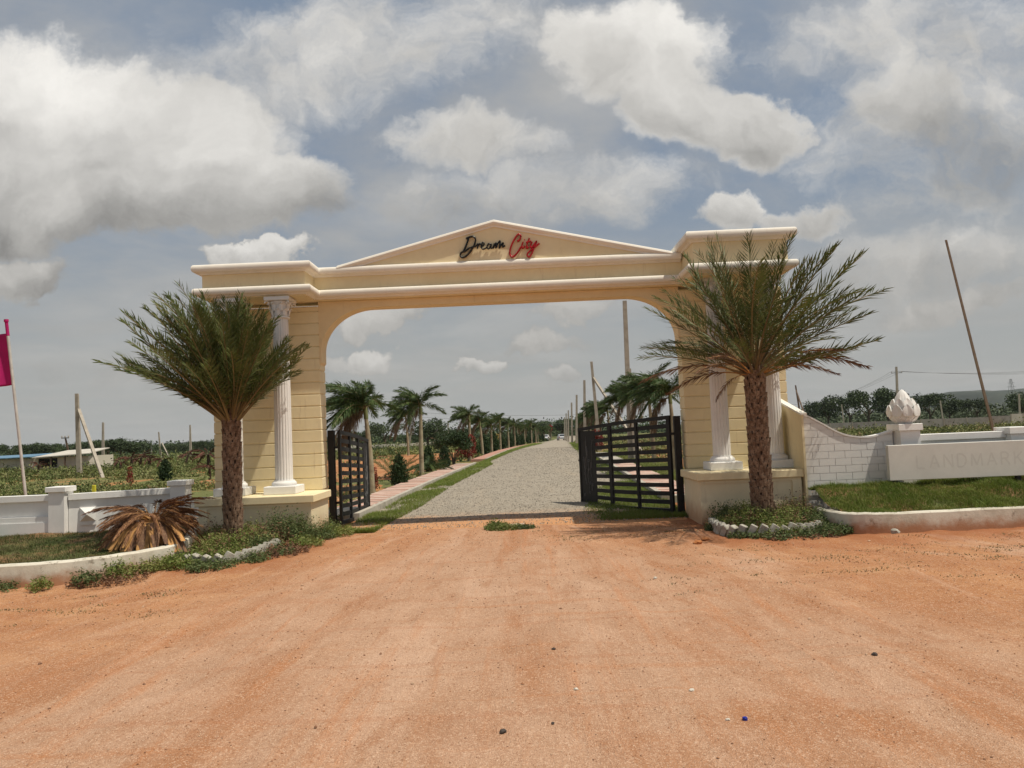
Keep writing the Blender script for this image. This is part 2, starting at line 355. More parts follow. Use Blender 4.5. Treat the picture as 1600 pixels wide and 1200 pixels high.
# ------------------------------------------------------------------ mesh helpers
class G:
    def __init__(s): s.v = []; s.q = []; s.t = []; s.ng = []; s.n = 0; s.qm = []; s.tm = []; s.ngm = []
    def add(s, V, Q=None, T=None, m=0):
        V = np.asarray(V, float).reshape(-1, 3); b = s.n; s.v.append(V); s.n += len(V)
        if Q is not None and len(Q): Q = np.asarray(Q, int).reshape(-1, 4) + b; s.q.append(Q); s.qm.append(np.full(len(Q), m))
        if T is not None and len(T): T = np.asarray(T, int).reshape(-1, 3) + b; s.t.append(T); s.tm.append(np.full(len(T), m))
        return s
    def poly(s, V, F, m=0):
        V = np.asarray(V, float).reshape(-1, 3); b = s.n; s.v.append(V); s.n += len(V)
        for f in F: s.ng.append([i + b for i in f]); s.ngm.append(m)
        return s
    def box(s, x0, x1, y0, y1, z0, z1, m=0):
        V = [(x0, y0, z0), (x1, y0, z0), (x1, y1, z0), (x0, y1, z0), (x0, y0, z1), (x1, y0, z1), (x1, y1, z1), (x0, y1, z1)]
        return s.add(V, [(0, 3, 2, 1), (4, 5, 6, 7), (0, 1, 5, 4), (1, 2, 6, 5), (2, 3, 7, 6), (3, 0, 4, 7)], m=m)
    def bbox(s, x0, x1, y0, y1, z0, z1, c=.012, m=0):   # box with chamfered edges
        V = []; 
        for z, i in ((z0, c), (z0 + c, 0), (z1 - c, 0), (z1, c)):
            V += [(x0 + i, y0 + i, z), (x1 - i, y0 + i, z), (x1 - i, y1 - i, z), (x0 + i, y1 - i, z)]
        Q = [(3, 2, 1, 0), (12, 13, 14, 15)]
        for k_ in range(3):
            for j in range(4): a = 4 * k_ + j; b_ = 4 * k_ + (j + 1) % 4; Q.append((a, b_, b_ + 4, a + 4))
        return s.add(V, Q, m=m)
    def bar(s, a, b, w, h=None, m=0, upv=(0, 0, 1)):
        a = np.array(a, float); b = np.array(b, float); d = b - a; d /= np.linalg.norm(d); h = h or w
        up = np.array(upv, float)
        if abs(d @ up) > .98: up = np.array((0, 1., 0))
        r = np.cross(d, up); r /= np.linalg.norm(r); u = np.cross(r, d)
        V = []
        for p in (a, b):
            for i, j in ((-1, -1), (1, -1), (1, 1), (-1, 1)): V.append(p + r * i * w / 2 + u * j * h / 2)
        return s.add(V, [(0, 3, 2, 1), (4, 5, 6, 7), (0, 1, 5, 4), (1, 2, 6, 5), (2, 3, 7, 6), (3, 0, 4, 7)], m=m)
    def tube(s, path, rad, n=8, m=0, cap=True):
        P = np.asarray(path, float); k_ = len(P); rad = np.broadcast_to(np.asarray(rad, float), (k_,))
        T = np.gradient(P, axis=0); T /= np.linalg.norm(T, axis=1)[:, None]
        ref = np.array((0, 1., 0)) if abs(T[0][2]) > .7 else np.array((0, 0, 1.))
        V = []
        ang = np.arange(n) * 2 * np.pi / n
        for i in range(k_):
            r = np.cross(T[i], ref); r /= np.linalg.norm(r) + 1e-9; u = np.cross(r, T[i])
            V.append(P[i] + rad[i] * (np.cos(ang)[:, None] * r + np.sin(ang)[:, None] * u))
        V = np.concatenate(V); Q = []
        for i in range(k_ - 1):
            for j in range(n): a = i * n + j; b = i * n + (j + 1) % n; Q.append((a, b, b + n, a + n))
        s.add(V, Q, m=m)
        if cap: s.poly(V[:n], [list(range(n))[::-1]], m); s.poly(V[-n:], [list(range(n))], m)
        return s
    def lathe(s, prof, c, n=32, rf=None, m=0):
        V = []; 
        for (r, z) in prof:
            for j in range(n):
                a = 2 * math.pi * j / n; rr = r * (rf(a, z) if rf else 1); V.append((c[0] + rr * math.cos(a), c[1] + rr * math.sin(a), c[2] + z))
        Q = [(i * n + j, i * n + (j + 1) % n, (i + 1) * n + (j + 1) % n, (i + 1) * n + j) for i in range(len(prof) - 1) for j in range(n)]
        s.add(V, Q, m=m); s.poly(V[-n:], [list(range(n))], m); s.poly(V[:n], [list(range(n))[::-1]], m); return s
    def prism(s, pts, y0, y1, m=0):    # polygon in xz extruded along y
        n = len(pts); V = [(x, y0, z) for x, z in pts] + [(x, y1, z) for x, z in pts]
        area = sum(pts[i][0] * pts[(i + 1) % n][1] - pts[(i + 1) % n][0] * pts[i][1] for i in range(n))
        f = list(range(n)); b = [i + n for i in range(n)]
        if area > 0: F = [f, b[::-1]] + [[(i + 1) % n, i, i + n, (i + 1) % n + n] for i in range(n)]
        else: F = [f[::-1], b] + [[i, (i + 1) % n, (i + 1) % n + n, i + n] for i in range(n)]
        return s.poly(V, F, m)
    def build(s, name, mats, parent=None, smooth=False, link=True):
        me = bpy.data.meshes.new(name)
        V = np.concatenate(s.v) if s.v else np.zeros((0, 3))
        Q = np.concatenate(s.q) if s.q else np.zeros((0, 4), int); T = np.concatenate(s.t) if s.t else np.zeros((0, 3), int)
        ngl = sum(len(f) for f in s.ng)
        me.vertices.add(len(V)); me.vertices.foreach_set('co', V.astype(np.float32).ravel())
        loops = np.concatenate([Q.ravel(), T.ravel(), np.array([i for f in s.ng for i in f], int)]).astype(np.int32)
        tot = np.concatenate([np.full(len(Q), 4), np.full(len(T), 3), np.array([len(f) for f in s.ng], int)]).astype(np.int32)
        me.loops.add(len(loops)); me.loops.foreach_set('vertex_index', loops)
        me.polygons.add(len(tot)); st = np.zeros(len(tot), np.int32); st[1:] = np.cumsum(tot)[:-1]
        me.polygons.foreach_set('loop_start', st)
        mi = np.concatenate([np.concatenate(s.qm) if s.qm else np.zeros(0), np.concatenate(s.tm) if s.tm else np.zeros(0), np.array(s.ngm, float)]).astype(np.int32)
        me.polygons.foreach_set('material_index', mi)
        me.update(calc_edges=True); me.validate()
        me.polygons.foreach_set('use_smooth', np.full(len(me.polygons), bool(smooth)))
        for m in (mats if isinstance(mats, (list, tuple)) else [mats]): me.materials.append(m)
        o = bpy.data.objects.new(name, me)
        if link: col.objects.link(o)
        if parent: o.parent = parent
        return o
def tag(o, label=None, cat=None, group=None, kind=None):
    if label: o['label'] = label
    if cat: o['category'] = cat
    if group: o['group'] = group
    if kind: o['kind'] = kind
    return o
def empty(name, loc=(0, 0, 0), label=None, cat=None, group=None, rz=0):
    o = bpy.data.objects.new(name, None); col.objects.link(o); o.location = loc; o.rotation_euler = (0, 0, rz); o.empty_display_size = .2
    return tag(o, label, cat, group)
KIDS = {}
def copy_tree(o, parent=None):
    c = o.copy(); col.objects.link(c)
    if parent: c.parent = parent
    for ch in list(o.children): copy_tree(ch, c)
    return c
def clone(o, loc, rz=0, sc_=1, label=None, group=None):
    c = copy_tree(o); c.location = loc; c.rotation_euler = (0, 0, rz); c.scale = (sc_,) * 3 if not isinstance(sc_, tuple) else sc_
    if label: c['label'] = label
    if group: c['group'] = group
    return c

def leafquads(P, N, L, Wd, tilt=None, rs=rng):
    """kite shaped leaves: centres P, long direction N, length L, width Wd"""
    n = len(P); N = N / (np.linalg.norm(N, axis=1)[:, None] + 1e-9)
    r = rs.normal(size=(n, 3)); S = np.cross(N, r); S /= np.linalg.norm(S, axis=1)[:, None] + 1e-9
    L = np.broadcast_to(L, (n,))[:, None]; Wd = np.broadcast_to(Wd, (n,))[:, None]
    V = np.stack([P - N * L * .5, P + S * Wd * .5, P + N * L * .5, P - S * Wd * .5], 1).reshape(-1, 3)
    Q = np.arange(4 * n).reshape(-1, 4); return V, Q
def blades(P, h, w, lean=.35, bias=(0, 0), rs=rng):
    n = len(P); h = np.broadcast_to(h, (n,)); a = rs.uniform(0, 2 * np.pi, n)
    d = np.stack([np.cos(a), np.sin(a), np.zeros(n)], 1) * (w / 2)
    l = rs.normal(size=(n, 2)) * lean + np.array(bias)
    mid = P + np.stack([l[:, 0] * h * .25, l[:, 1] * h * .25, h * .6], 1); top = P + np.stack([l[:, 0] * h, l[:, 1] * h, h * .95], 1)
    V = np.stack([P - d, P + d, mid + d * .7, mid - d * .7, top], 1).reshape(-1, 3)
    b = np.arange(n) * 5
    Q = np.stack([b, b + 1, b + 2, b + 3], 1); T = np.stack([b + 3, b + 2, b + 4], 1); return V, Q, T

# smooth value noise on a numpy grid
_tab = rng.uniform(-1, 1, (256, 256))
def vn(x, y):
    xi = np.floor(x).astype(int); yi = np.floor(y).astype(int); fx = x - xi; fy = y - yi
    fx = fx * fx * (3 - 2 * fx); fy = fy * fy * (3 - 2 * fy)
    a = _tab[xi & 255, yi & 255]; b = _tab[(xi + 1) & 255, yi & 255]; c = _tab[xi & 255, (yi + 1) & 255]; d = _tab[(xi + 1) & 255, (yi + 1) & 255]
    return (a * (1 - fx) + b * fx) * (1 - fy) + (c * (1 - fx) + d * fx) * fy
def fbm(x, y, o=4):
    s = 0; a = 1
    for i in range(o): s = s + a * vn(x * 2 ** i + 17 * i, y * 2 ** i + 31 * i); a *= .5
    return s
def sst(x, a, b):
    t = np.clip((np.asarray(x, float) - a) / (b - a), 0, 1); return t * t * (3 - 2 * t)
def gh(x, y):
    return -.95 * sst(y, 45, 190) + .95 * sst(y, 300, 600)
def sheet(xs, ys, zf, flip=False):
    X, Yg = np.meshgrid(xs, ys); Z = zf(X, Yg); V = np.stack([X, Yg, Z], -1).reshape(-1, 3)
    nx, ny = len(xs), len(ys); i = np.arange(nx - 1)[None] + nx * np.arange(ny - 1)[:, None]; i = i.ravel()
    return V, np.stack([i, i + 1, i + 1 + nx, i + nx], 1)
# centre lines of the avenue behind the gate
RY = [-1, 0, 12, 27, 53, 110, 200, 320]; KX = [-3.2, -3.2, -2.85, -2.2, -.95, 3.1, 10.2, 19.7]; RX = [3.35, 3.4, 3.9, 4.5, 5.6, 8.6, 15.4, 24.8]
kx = lambda y: np.interp(y, RY, KX); rx = lambda y: np.interp(y, RY, RX)

# ------------------------------------------------------------------ ground
xs = np.concatenate([np.linspace(-2500, -120, 40)[:-1], np.linspace(-120, 160, 141)[:-1], np.linspace(160, 2500, 40)])
ys = np.concatenate([np.linspace(-60, 2, 12)[:-1], np.linspace(2, 80, 60)[:-1], np.linspace(80, 400, 50)[:-1], np.linspace(400, 4000, 30)])
def fz(x, y): return gh(x, y) - .045 - .10 * sst(-y, -4, 1) + .10 * fbm(x * .11, y * .11) * sst(y, 8, 25) * sst(np.abs(x), 5, 12) * sst(-y, -300, -100)
g = G(); g.add(*sheet(xs, ys, fz)); tag(g.build('field_ground', field_m, smooth=True), kind='structure')

xs = np.concatenate([np.linspace(-60, -11, 40)[:-1], np.linspace(-11, 12, 330)[:-1], np.linspace(12, 60, 40)])
ys = np.concatenate([np.linspace(-40, -12.5, 14)[:-1], np.linspace(-12.5, 2.6, 230)])
def dz_(x, y):
    z = .030 * fbm(x * .45, y * .5, 5) + .012 * fbm(x * 3.1, y * 2.2, 3) + .006 * fbm(x * 11, y * 9, 2)
    z += .018 * np.sin(x * 2.1 + .8 * fbm(x * .2, y * .12) * 3) * sst(y, -12, -3) * sst(4.5 - np.abs(x), 0, 2)
    z *= sst(-y, .2, 2.5) * .85 + .15
    # banked loose soil against kerbs and edging
    z += .05 * sst(np.abs(x), 3.2, 4.2) * np.exp(-((y + 3.6) / .5) ** 2) * (1 + .6 * fbm(x * 2, y * 2))
    return z - .012
g = G(); g.add(*sheet(xs, ys, dz_)); tag(g.build('dirt_ground', dirt_m, smooth=True), kind='structure')

# gravel avenue
ny = 260; yr = np.concatenate([np.linspace(-.9, 12, 120)[:-1], np.linspace(12, 60, 90)[:-1], np.linspace(60, 290, 60)])
tt = np.linspace(0, 1, 46)
Xr = kx(yr)[:, None] * (1 - tt) + rx(yr)[:, None] * tt; Yr = np.repeat(yr[:, None], len(tt), 1)
Zr = gh(Xr, Yr) + .012 + .016 * fbm(Xr * 1.2, Yr * 1.0) * sst(Yr, -.6, 1.5) + .035 * np.sin(np.pi * tt)[None] * sst(Yr, -.9, 3) - .035 * sst(-Yr, -.3, .85)
V = np.stack([Xr, Yr, Zr], -1).reshape(-1, 3); nx = len(tt)
i = (np.arange(nx - 1)[None] + nx * np.arange(len(yr) - 1)[:, None]).ravel()
g = G(); g.add(V, np.stack([i, i + 1, i + 1 + nx, i + nx], 1)); tag(g.build('gravel_road', road_m, smooth=True), kind='structure')
def roadz(x, y):
    t = np.clip((x - kx(y)) / (rx(y) - kx(y)), 0, 1)
    return gh(x, y) + .012 + .016 * fbm(x * 1.2, y * 1.0) * sst(y, -.6, 1.5) + .035 * np.sin(np.pi * t) * sst(y, -.9, 3)

def stones(P, size, flat=.6, rs=rng):
    n = len(P); base = np.array([(1, 0, 0), (0, 1, 0), (-1, 0, 0), (0, -1, 0), (0, 0, 1), (0, 0, -1)], float)
    s = np.broadcast_to(size, (n,))[:, None, None]; V = base[None] * s * rs.uniform(.6, 1.25, (n, 6, 1)); V[:, :, 2] *= flat
    a = rs.uniform(0, 6.28, n); ca, sa = np.cos(a)[:, None], np.sin(a)[:, None]
    V = np.stack([V[..., 0] * ca - V[..., 1] * sa, V[..., 0] * sa + V[..., 1] * ca, V[..., 2]], -1) + P[:, None]
    T0 = np.array([(0, 1, 4), (1, 2, 4), (2, 3, 4), (3, 0, 4), (1, 0, 5), (2, 1, 5), (3, 2, 5), (0, 3, 5)])
    return V.reshape(-1, 3), (T0[None] + 6 * np.arange(n)[:, None, None]).reshape(-1, 3)
# loose road gravel
y = rng.uniform(0, 1, 30000) ** 2.5 * 60 - .5; x = kx(y) + (rx(y) - kx(y)) * rng.uniform(.02, 1, len(y))
keep = rng.uniform(0, 1, len(y)) < sst(y, -.9, 2.0) + .04; x, y = x[keep], y[keep]
s = rng.uniform(.008, .018, len(x)) * (1 + y * .02)
V, T = stones(np.stack([x, y, roadz(x, y) + s * .2], 1), s); g = G()
mi = rng.integers(0, 3, len(x))
for m in range(3):
    sel = mi == m; vv = V.reshape(-1, 6, 3)[sel]; nT = len(vv)
    T0 = np.array([(0, 1, 4), (1, 2, 4), (2, 3, 4), (3, 0, 4), (1, 0, 5), (2, 1, 5), (3, 2, 5), (0, 3, 5)])
    g.add(vv.reshape(-1, 3), None, (T0[None] + 6 * np.arange(nT)[:, None, None]).reshape(-1, 3), m)
gr_a = simple("gravel_pale", (.42, .375, .31)); gr_b = simple("gravel_grey", (.30, .265, .215)); gr_c = simple("gravel_dark", (.17, .145, .115))
tag(g.build('road_gravel', [gr_a, gr_b, gr_c]), 'loose crushed grey stone lying on the road behind the gate', 'gravel', kind='stuff')
# grit on the forecourt
n = 16000; y = -13 + 12.5 * rng.uniform(0, 1, n) ** 1.35; x = rng.uniform(-7.5, 8, n)
ed = np.abs(x) + (y + 4) * .35; keep = (y < -3.8) | (np.abs(x) < 3.2); x, y = x[keep], y[keep]
s = rng.uniform(.0025, .0065, len(x)) * (1 + .10 * (y + 13)) ; s[rng.uniform(0, 1, len(x)) < .012] *= 2.2
mi = rng.integers(0, 3, len(x)); g = G()
gm = [simple("grit_pale", (.56, .37, .24)), simple("grit_red", (.40, .19, .09)), simple("grit_brown", (.24, .12, .065))]
for m in range(3):
    q = mi == m; V, T = stones(np.stack([x[q], y[q], dz_(x[q], y[q]) + s[q] * .25], 1), s[q]); g.add(V, None, T, m)
tag(g.build('dirt_grit', gm), 'fine loose grit scattered over the red dirt forecourt', 'grit', kind='stuff')

# orange bare plots behind the gate, left
def patch(name, x0, x1, y0, y1, mat, z=.0, amp=.06, n=60):
    def f(x, y):
        e = np.minimum.reduce([sst(x, x0, x0 + 2), sst(-x, -x1, -x1 + 1.2), sst(y, y0, y0 + 2.0), sst(-y, -y1, -y1 + 4)])
        e2 = e - .35 * np.abs(fbm(x * .4, y * .3))
        return gh(x, y) + z - .16 + .19 * sst(e2, 0, .5) + amp * fbm(x * .5, y * .5) * e
    g = G(); g.add(*sheet(np.linspace(x0, x1, n), np.linspace(y0, y1, n), f)); return tag(g.build(name, mat, smooth=True), kind='structure')
patch('bare_soil_plot', -16, -3.95, 16, 56, soil_m, .03)
patch('bare_soil_strip', -40, -6.4, 1.2, 9.5, soil_m, .03, .09)
patch('bare_soil_verge', -9.5, -4.35, .8, 15, soil_m, .03, .04)
patch('bare_soil_roadside', 5.9, 13, 1.5, 40, soil_m, .03, .04)

# footpaths with striped paving
def path_z(y): return gh(0, y) + .14
def ribbon(name, xa, xb, y0, y1, z0, z1, mat, n=40, kind='structure'):
    yy_ = np.linspace(y0, y1, n); g = G(); V = []
    for yv in yy_:
        zt = float(gh(0, yv)); V += [(xa(yv), yv, zt + z0), (xa(yv), yv, zt + z1), (xb(yv), yv, zt + z1), (xb(yv), yv, zt + z0)]
    Q = []
    for i in range(n - 1):
        for j in range(3): a = 4 * i + j; Q.append((a, a + 1, a + 5, a + 4))
    V2 = np.array(V); g.add(V2, Q); g.poly(V2[:4], [[3, 2, 1, 0]]); g.poly(V2[-4:], [[0, 1, 2, 3]]); o = g.build(name, mat)
    return tag(o, kind=kind) if kind else o
fp = ribbon('footpath', lambda y: kx(y) - 1.05, lambda y: kx(y) - .13, 1.5, 27, -.05, .118, kerb_m)
kb = ribbon('kerb', lambda y: kx(y) - .125, lambda y: kx(y), 1.5, 27, -.05, .15, kerb_m)
ribbon('kerb', lambda y: kx(y) - .12, lambda y: kx(y), 33, 200, -.05, .13, kerb_m, 80)
fp2 = ribbon('footpath', lambda y: kx(y) - 1.0, lambda y: kx(y) - .125, 33, 120, -.05, .105, pave_pink, 60)
fpr = ribbon('footpath', lambda y: rx(y) + .13, lambda y: rx(y) + 1.05, 3, 36, -.05, .118, kerb_m)
ribbon('kerb', lambda y: rx(y), lambda y: rx(y) + .125, 3, 36, -.05, .15, kerb_m)
def paving(parent, side, y0, y1):
    yv = y0; i = 0
    while yv < y1:
        d = .30 if i % 2 == 0 else .24; ya, yb = yv + .006, yv + d - .006
        g = G(); z0 = .119; z1 = .134 + random.uniform(-.006, .006)
        if side < 0: xa = (kx(ya) - 1.03, kx(ya) - .15, kx(yb) - .15, kx(yb) - 1.03)
        else: xa = (rx(ya) + .15, rx(ya) + 1.03, rx(yb) + 1.03, rx(yb) + .15)
        b = [(xa[0], ya), (xa[1], ya), (xa[2], yb), (xa[3], yb)]
        V = [(p[0], p[1], z0) for p in b] + [(p[0], p[1], z1 + random.uniform(-.004, .004)) for p in b]
        g.add(V, [(4, 5, 6, 7), (0, 1, 5, 4), (1, 2, 6, 5), (2, 3, 7, 6), (3, 0, 4, 7)])
        g.build('paving_slab', pave_pink if i % 2 == 0 else pave_pale, parent); yv += d; i += 1
paving(fp, -1, 3.4, 26.6); paving(fpr, 1, 3.4, 22)

# ------------------------------------------------------------------ gateway arch
gate = empty('gateway_arch', (0, 0, 0), 'cream plastered entrance arch with white cornices, fluted columns and a red and black name', 'gateway')
XI, XO, TI = 3.53, 5.60, .42
def pylon(sg, xo, pxi, pxo, pd, zc, xc, topz):
    # plinth
    a, b = sorted((sg * pxi, sg * pxo)); g = G()
    g.box(a, b, -pd, -.002, -.25, zc - .14)
    # raised border round a sunk panel on the plinth front
    g.box(a + .0, b - .0, -pd - .018, -pd - .0, zc - .19, zc - .141)
    ex0, ex1 = (a - .0, a + .16) if sg < 0 else (b - .16, b)
    g.box(ex0, ex1, -pd - .03, -pd - .0, -.25, zc - .191)
    pl = g.build('plinth', cream_low, gate)
    g = G(); g.bbox(a - .06, b + .06 if sg < 0 else b + .036, -pd - .058, .0, zc - .138, zc, .012); g.build('plinth_cap', cream, gate)
    # core and rusticated courses
    a, b = sorted((sg * XI, sg * xo)); g = G(); g.box(a + .018, b - .018, .018, TI - .018, -.2, topz); g.build('pier_core', cream, gate)
    z = zc + .002; k_ = 0; pitch = .232
    base = None
    while z < topz - .05:
        z1 = min(z + pitch, topz); 
        g = G(); g.bbox(a, b, 0, TI, z + .005, z1 - .007, .011)
        g.build('plaster_course', cream, gate); z += pitch; k_ += 1
    # columns
    for xcv in xc:
        g = G(); g.bbox(xcv - .29, xcv + .29, -.90, -.32, zc + .001, zc + .15, .012); base = g.build('column_base', white_col, gate)
        H0 = zc + .15; H1 = 4.43
        g = G(); prof = [(.215, 0), (.225, .02), (.225, .05), (.20, .075), (.185, .085), (.185, .10)]
        g.lathe(prof, (xcv, -.61, H0), 40); g.build('base_ring', white_col, base, True)
        nf = 18
        def rf(a_, z_): return 1 - .075 * (max(0, math.cos(a_ * nf)) ** .7 if math.cos(a_ * nf) > -.2 else 0)
        L = H1 - H0 - .50; zz2 = np.linspace(0, 1, 12); prof = [(.160 - .022 * t ** 1.5, .10 + L * t) for t in zz2]
        g = G(); g.lathe(prof, (xcv, -.61, H0), nf * 8, rf); g.build('column_shaft', white_col, gate, False)
        zt = H0 + .10 + L
        cap = G(); cap.lathe([(.150, 0), (.175, .012), (.175, .035), (.148, .05), (.150, .12), (.175, .24), (.215, .32)], (xcv, -.61, zt), 40)
        cap.bbox(xcv - .235, xcv + .235, -.61 - .235, -.61 + .235, zt + .325, H1, .01)
        co = cap.build('capital', white_col, gate)
        for ring, (zr, rr, hh) in enumerate(((.05, .158, .13), (.14, .172, .15))):
            for j in range(8):
                a_ = 2 * math.pi * (j + .5 * ring) / 8; ca, sa = math.cos(a_), math.sin(a_); g = G()
                pr = [(0, .0, .035), (.012, hh * .5, .045), (.02, hh * .8, .04), (.055, hh, .022), (.065, hh * .88, .006)]
                V = []
                for (o_, zz3, w_) in pr:
                    for s_ in (-1, 0, 1): V.append((xcv + ca * (rr + o_ + (.012 if s_ == 0 else 0)) - sa * w_ * s_, -.61 + sa * (rr + o_ + (.012 if s_ == 0 else 0)) + ca * w_ * s_, zt + zr + zz3))
                Q = [(3 * i_ + j_, 3 * i_ + j_ + 1, 3 * i_ + j_ + 4, 3 * i_ + j_ + 3) for i_ in range(4) for j_ in range(2)]
                g.add(V, Q); g.build('acanthus_leaf', white_col, co)
        for sx in (-1, 1):
            for sy in (-1, 1):
                g = G(); P = []
                for t in np.linspace(0, 1, 14):
                    an = t * 4.2; r_ = .055 * (1 - .72 * t); P.append((xcv + sx * (.185 + r_ * math.cos(an) * .7), -.61 + sy * (.185 + r_ * math.cos(an) * .7), zt + .275 + r_ * math.sin(an)))
                g.tube(P, .014, 6); g.build('volute', white_col, co)
pylon(-1, 5.62, 3.43, 5.43, 1.19, .775, (-5.0, -4.08), 4.36)
pylon(1, 5.52, 3.44, 5.20, 1.33, .888, (4.04, 5.02), 4.36)

# arch panel with rounded corners
za, zb, wa = 4.30, 3.45, 1.0
pts = [(-XI + .0, 4.44), (-XI, zb - .001)]
ar = []
for t in np.linspace(0, math.pi / 2, 18): ar.append((-XI + .035 + wa * (1 - math.cos(t)), zb + (za - zb) * math.sin(t)))
pts = [(-XI - .001, 4.44), (-XI - .001, zb - .25), (-XI + .034, zb - .2)] + ar + [(-x_, z_) for x_, z_ in reversed(ar)] + [(XI - .034, zb - .2), (XI + .001, zb - .25), (XI + .001, 4.44)]
g = G(); g.prism(pts, .012, TI - .02); g.build('arch_panel', soffit_m, gate)

# entablature: frieze bodies and swept cornices
EL, ER = .92, 1.25
g = G()
g.box(-5.48, -3.56, -EL + .14, TI + .03, 4.442, 4.94); g.build('frieze', cream, gate)
g = G(); g.box(-3.558, 3.598, -.13, TI + .03, 4.444, 4.94); g.build('frieze', cream, gate)
g = G(); g.box(3.60, 5.30, -ER + .14, TI + .03, 4.43, 5.09); g.build('frieze', cream, gate)
def sweep(path, prof, name, mat, parent):
    """path: xy points seen from above with outside on the right; prof: (out, z) list"""
    P = np.array(path, float); n = len(P); g = G(); V = []
    for i in range(n):
        d0 = P[i] - P[i - 1] if i > 0 else P[1] - P[0]; d1 = P[i + 1] - P[i] if i < n - 1 else d0
        if i == 0: d0 = d1
        d0 = d0 / np.linalg.norm(d0); d1 = d1 / np.linalg.norm(d1)
        n0 = np.array((d0[1], -d0[0])); n1 = np.array((d1[1], -d1[0])); m = n0 + n1; m = m / (m @ n0) if abs(m @ n0) > 1e-6 else n0
        for o_, z_ in prof: V.append((P[i][0] + m[0] * o_, P[i][1] + m[1] * o_, z_))
    k_ = len(prof)
    Q = [(i * k_ + j, (i + 1) * k_ + j, (i + 1) * k_ + (j + 1) % k_, i * k_ + (j + 1) % k_) for i in range(n - 1) for j in range(k_)]
    g.add(V, Q); V = np.array(V); g.poly(V[:k_], [list(range(k_))]); g.poly(V[-k_:], [list(range(k_))[::-1]]); return g.build(name, mat, parent)
def cprof(z, h, o):   # rounded nose with a small cove below, top surface slightly weathered
    pr = [(-.05, z), (o * .72, z)]
    for t in np.linspace(90, -70, 9): pr.append((o * .72 + o * .28 * math.cos(R(t)), z - h * .40 + h * .40 * math.sin(R(t))))
    pr += [(o * .62, z - h * .80), (o * .40, z - h * .84), (o * .22, z - h), (-.05, z - h)]
    return pr[::-1]
bf = -.13
lowpath = [(-5.48, TI), (-5.48, -EL + .14), (-3.56, -EL + .14), (-3.56, bf), (3.60, bf), (3.60, -ER + .14), (5.30, -ER + .14), (5.30, TI)]
sweep(lowpath, cprof(4.625, .165, .145), 'lower_cornice', white_trim, gate)
sweep([(-5.48, TI), (-5.48, -EL + .14), (-3.56, -EL + .14), (-3.56, bf), (3.57, bf)], cprof(5.065, .175, .15), 'upper_cornice', white_trim, gate)
sweep([(3.60, TI), (3.60, -ER + .14), (5.30, -ER + .14), (5.30, TI)], cprof(5.21, .185, .15), 'upper_cornice', white_trim, gate)
g = G(); g.prism([(-5.5, 5.0), (-3.5, 5.0), (-3.5, 5.03), (-5.5, 5.03)], -EL + .1, TI, 0); g.build('roof_slab', concrete_d, gate)
# pediment
PL, PR, AX, AZ, BZ = -3.08, 3.40, -.013, 5.86, 5.067
g = G(); g.prism([(PL + .15, BZ), (PR - .15, BZ), (AX, AZ - .05)], -.215, .16); g.build('tympanum', cream, gate)
def rake(xa, za_, xb, zb_, name):
    L = math.hypot(xb - xa, zb_ - za_); 
    pr = [(-.235, .10), (-.268, .085), (-.282, .05), (-.268, .018), (-.245, .0), (-.235, -.012), (-.235, -.035), (.18, -.035), (.18, .10)]
    g = G(); V = []
    dx_, dz2 = (xb - xa) / L, (zb_ - za_) / L
    for (x_, z_) in ((xa, za_), (xb, zb_)):
        for (o_, h_) in pr:
            hh = h_ - .10
            V.append((x_, o_, z_ + hh * 1.04))
    k_ = len(pr); Q = [(j, (j + 1) % k_, (j + 1) % k_ + k_, j + k_) for j in range(k_)]
    if xb < xa: Q = [q[::-1] for q in Q]
    g.add(V, Q); V = np.array(V); g.poly(V[:k_], [list(range(k_))[::-1]]); g.poly(V[k_:], [list(range(k_))]); return g.build(name, white_trim, gate)
rake(PL, BZ + .02, AX, AZ, 'raking_cornice'); rake(AX, AZ, PR, BZ + .02, 'raking_cornice')
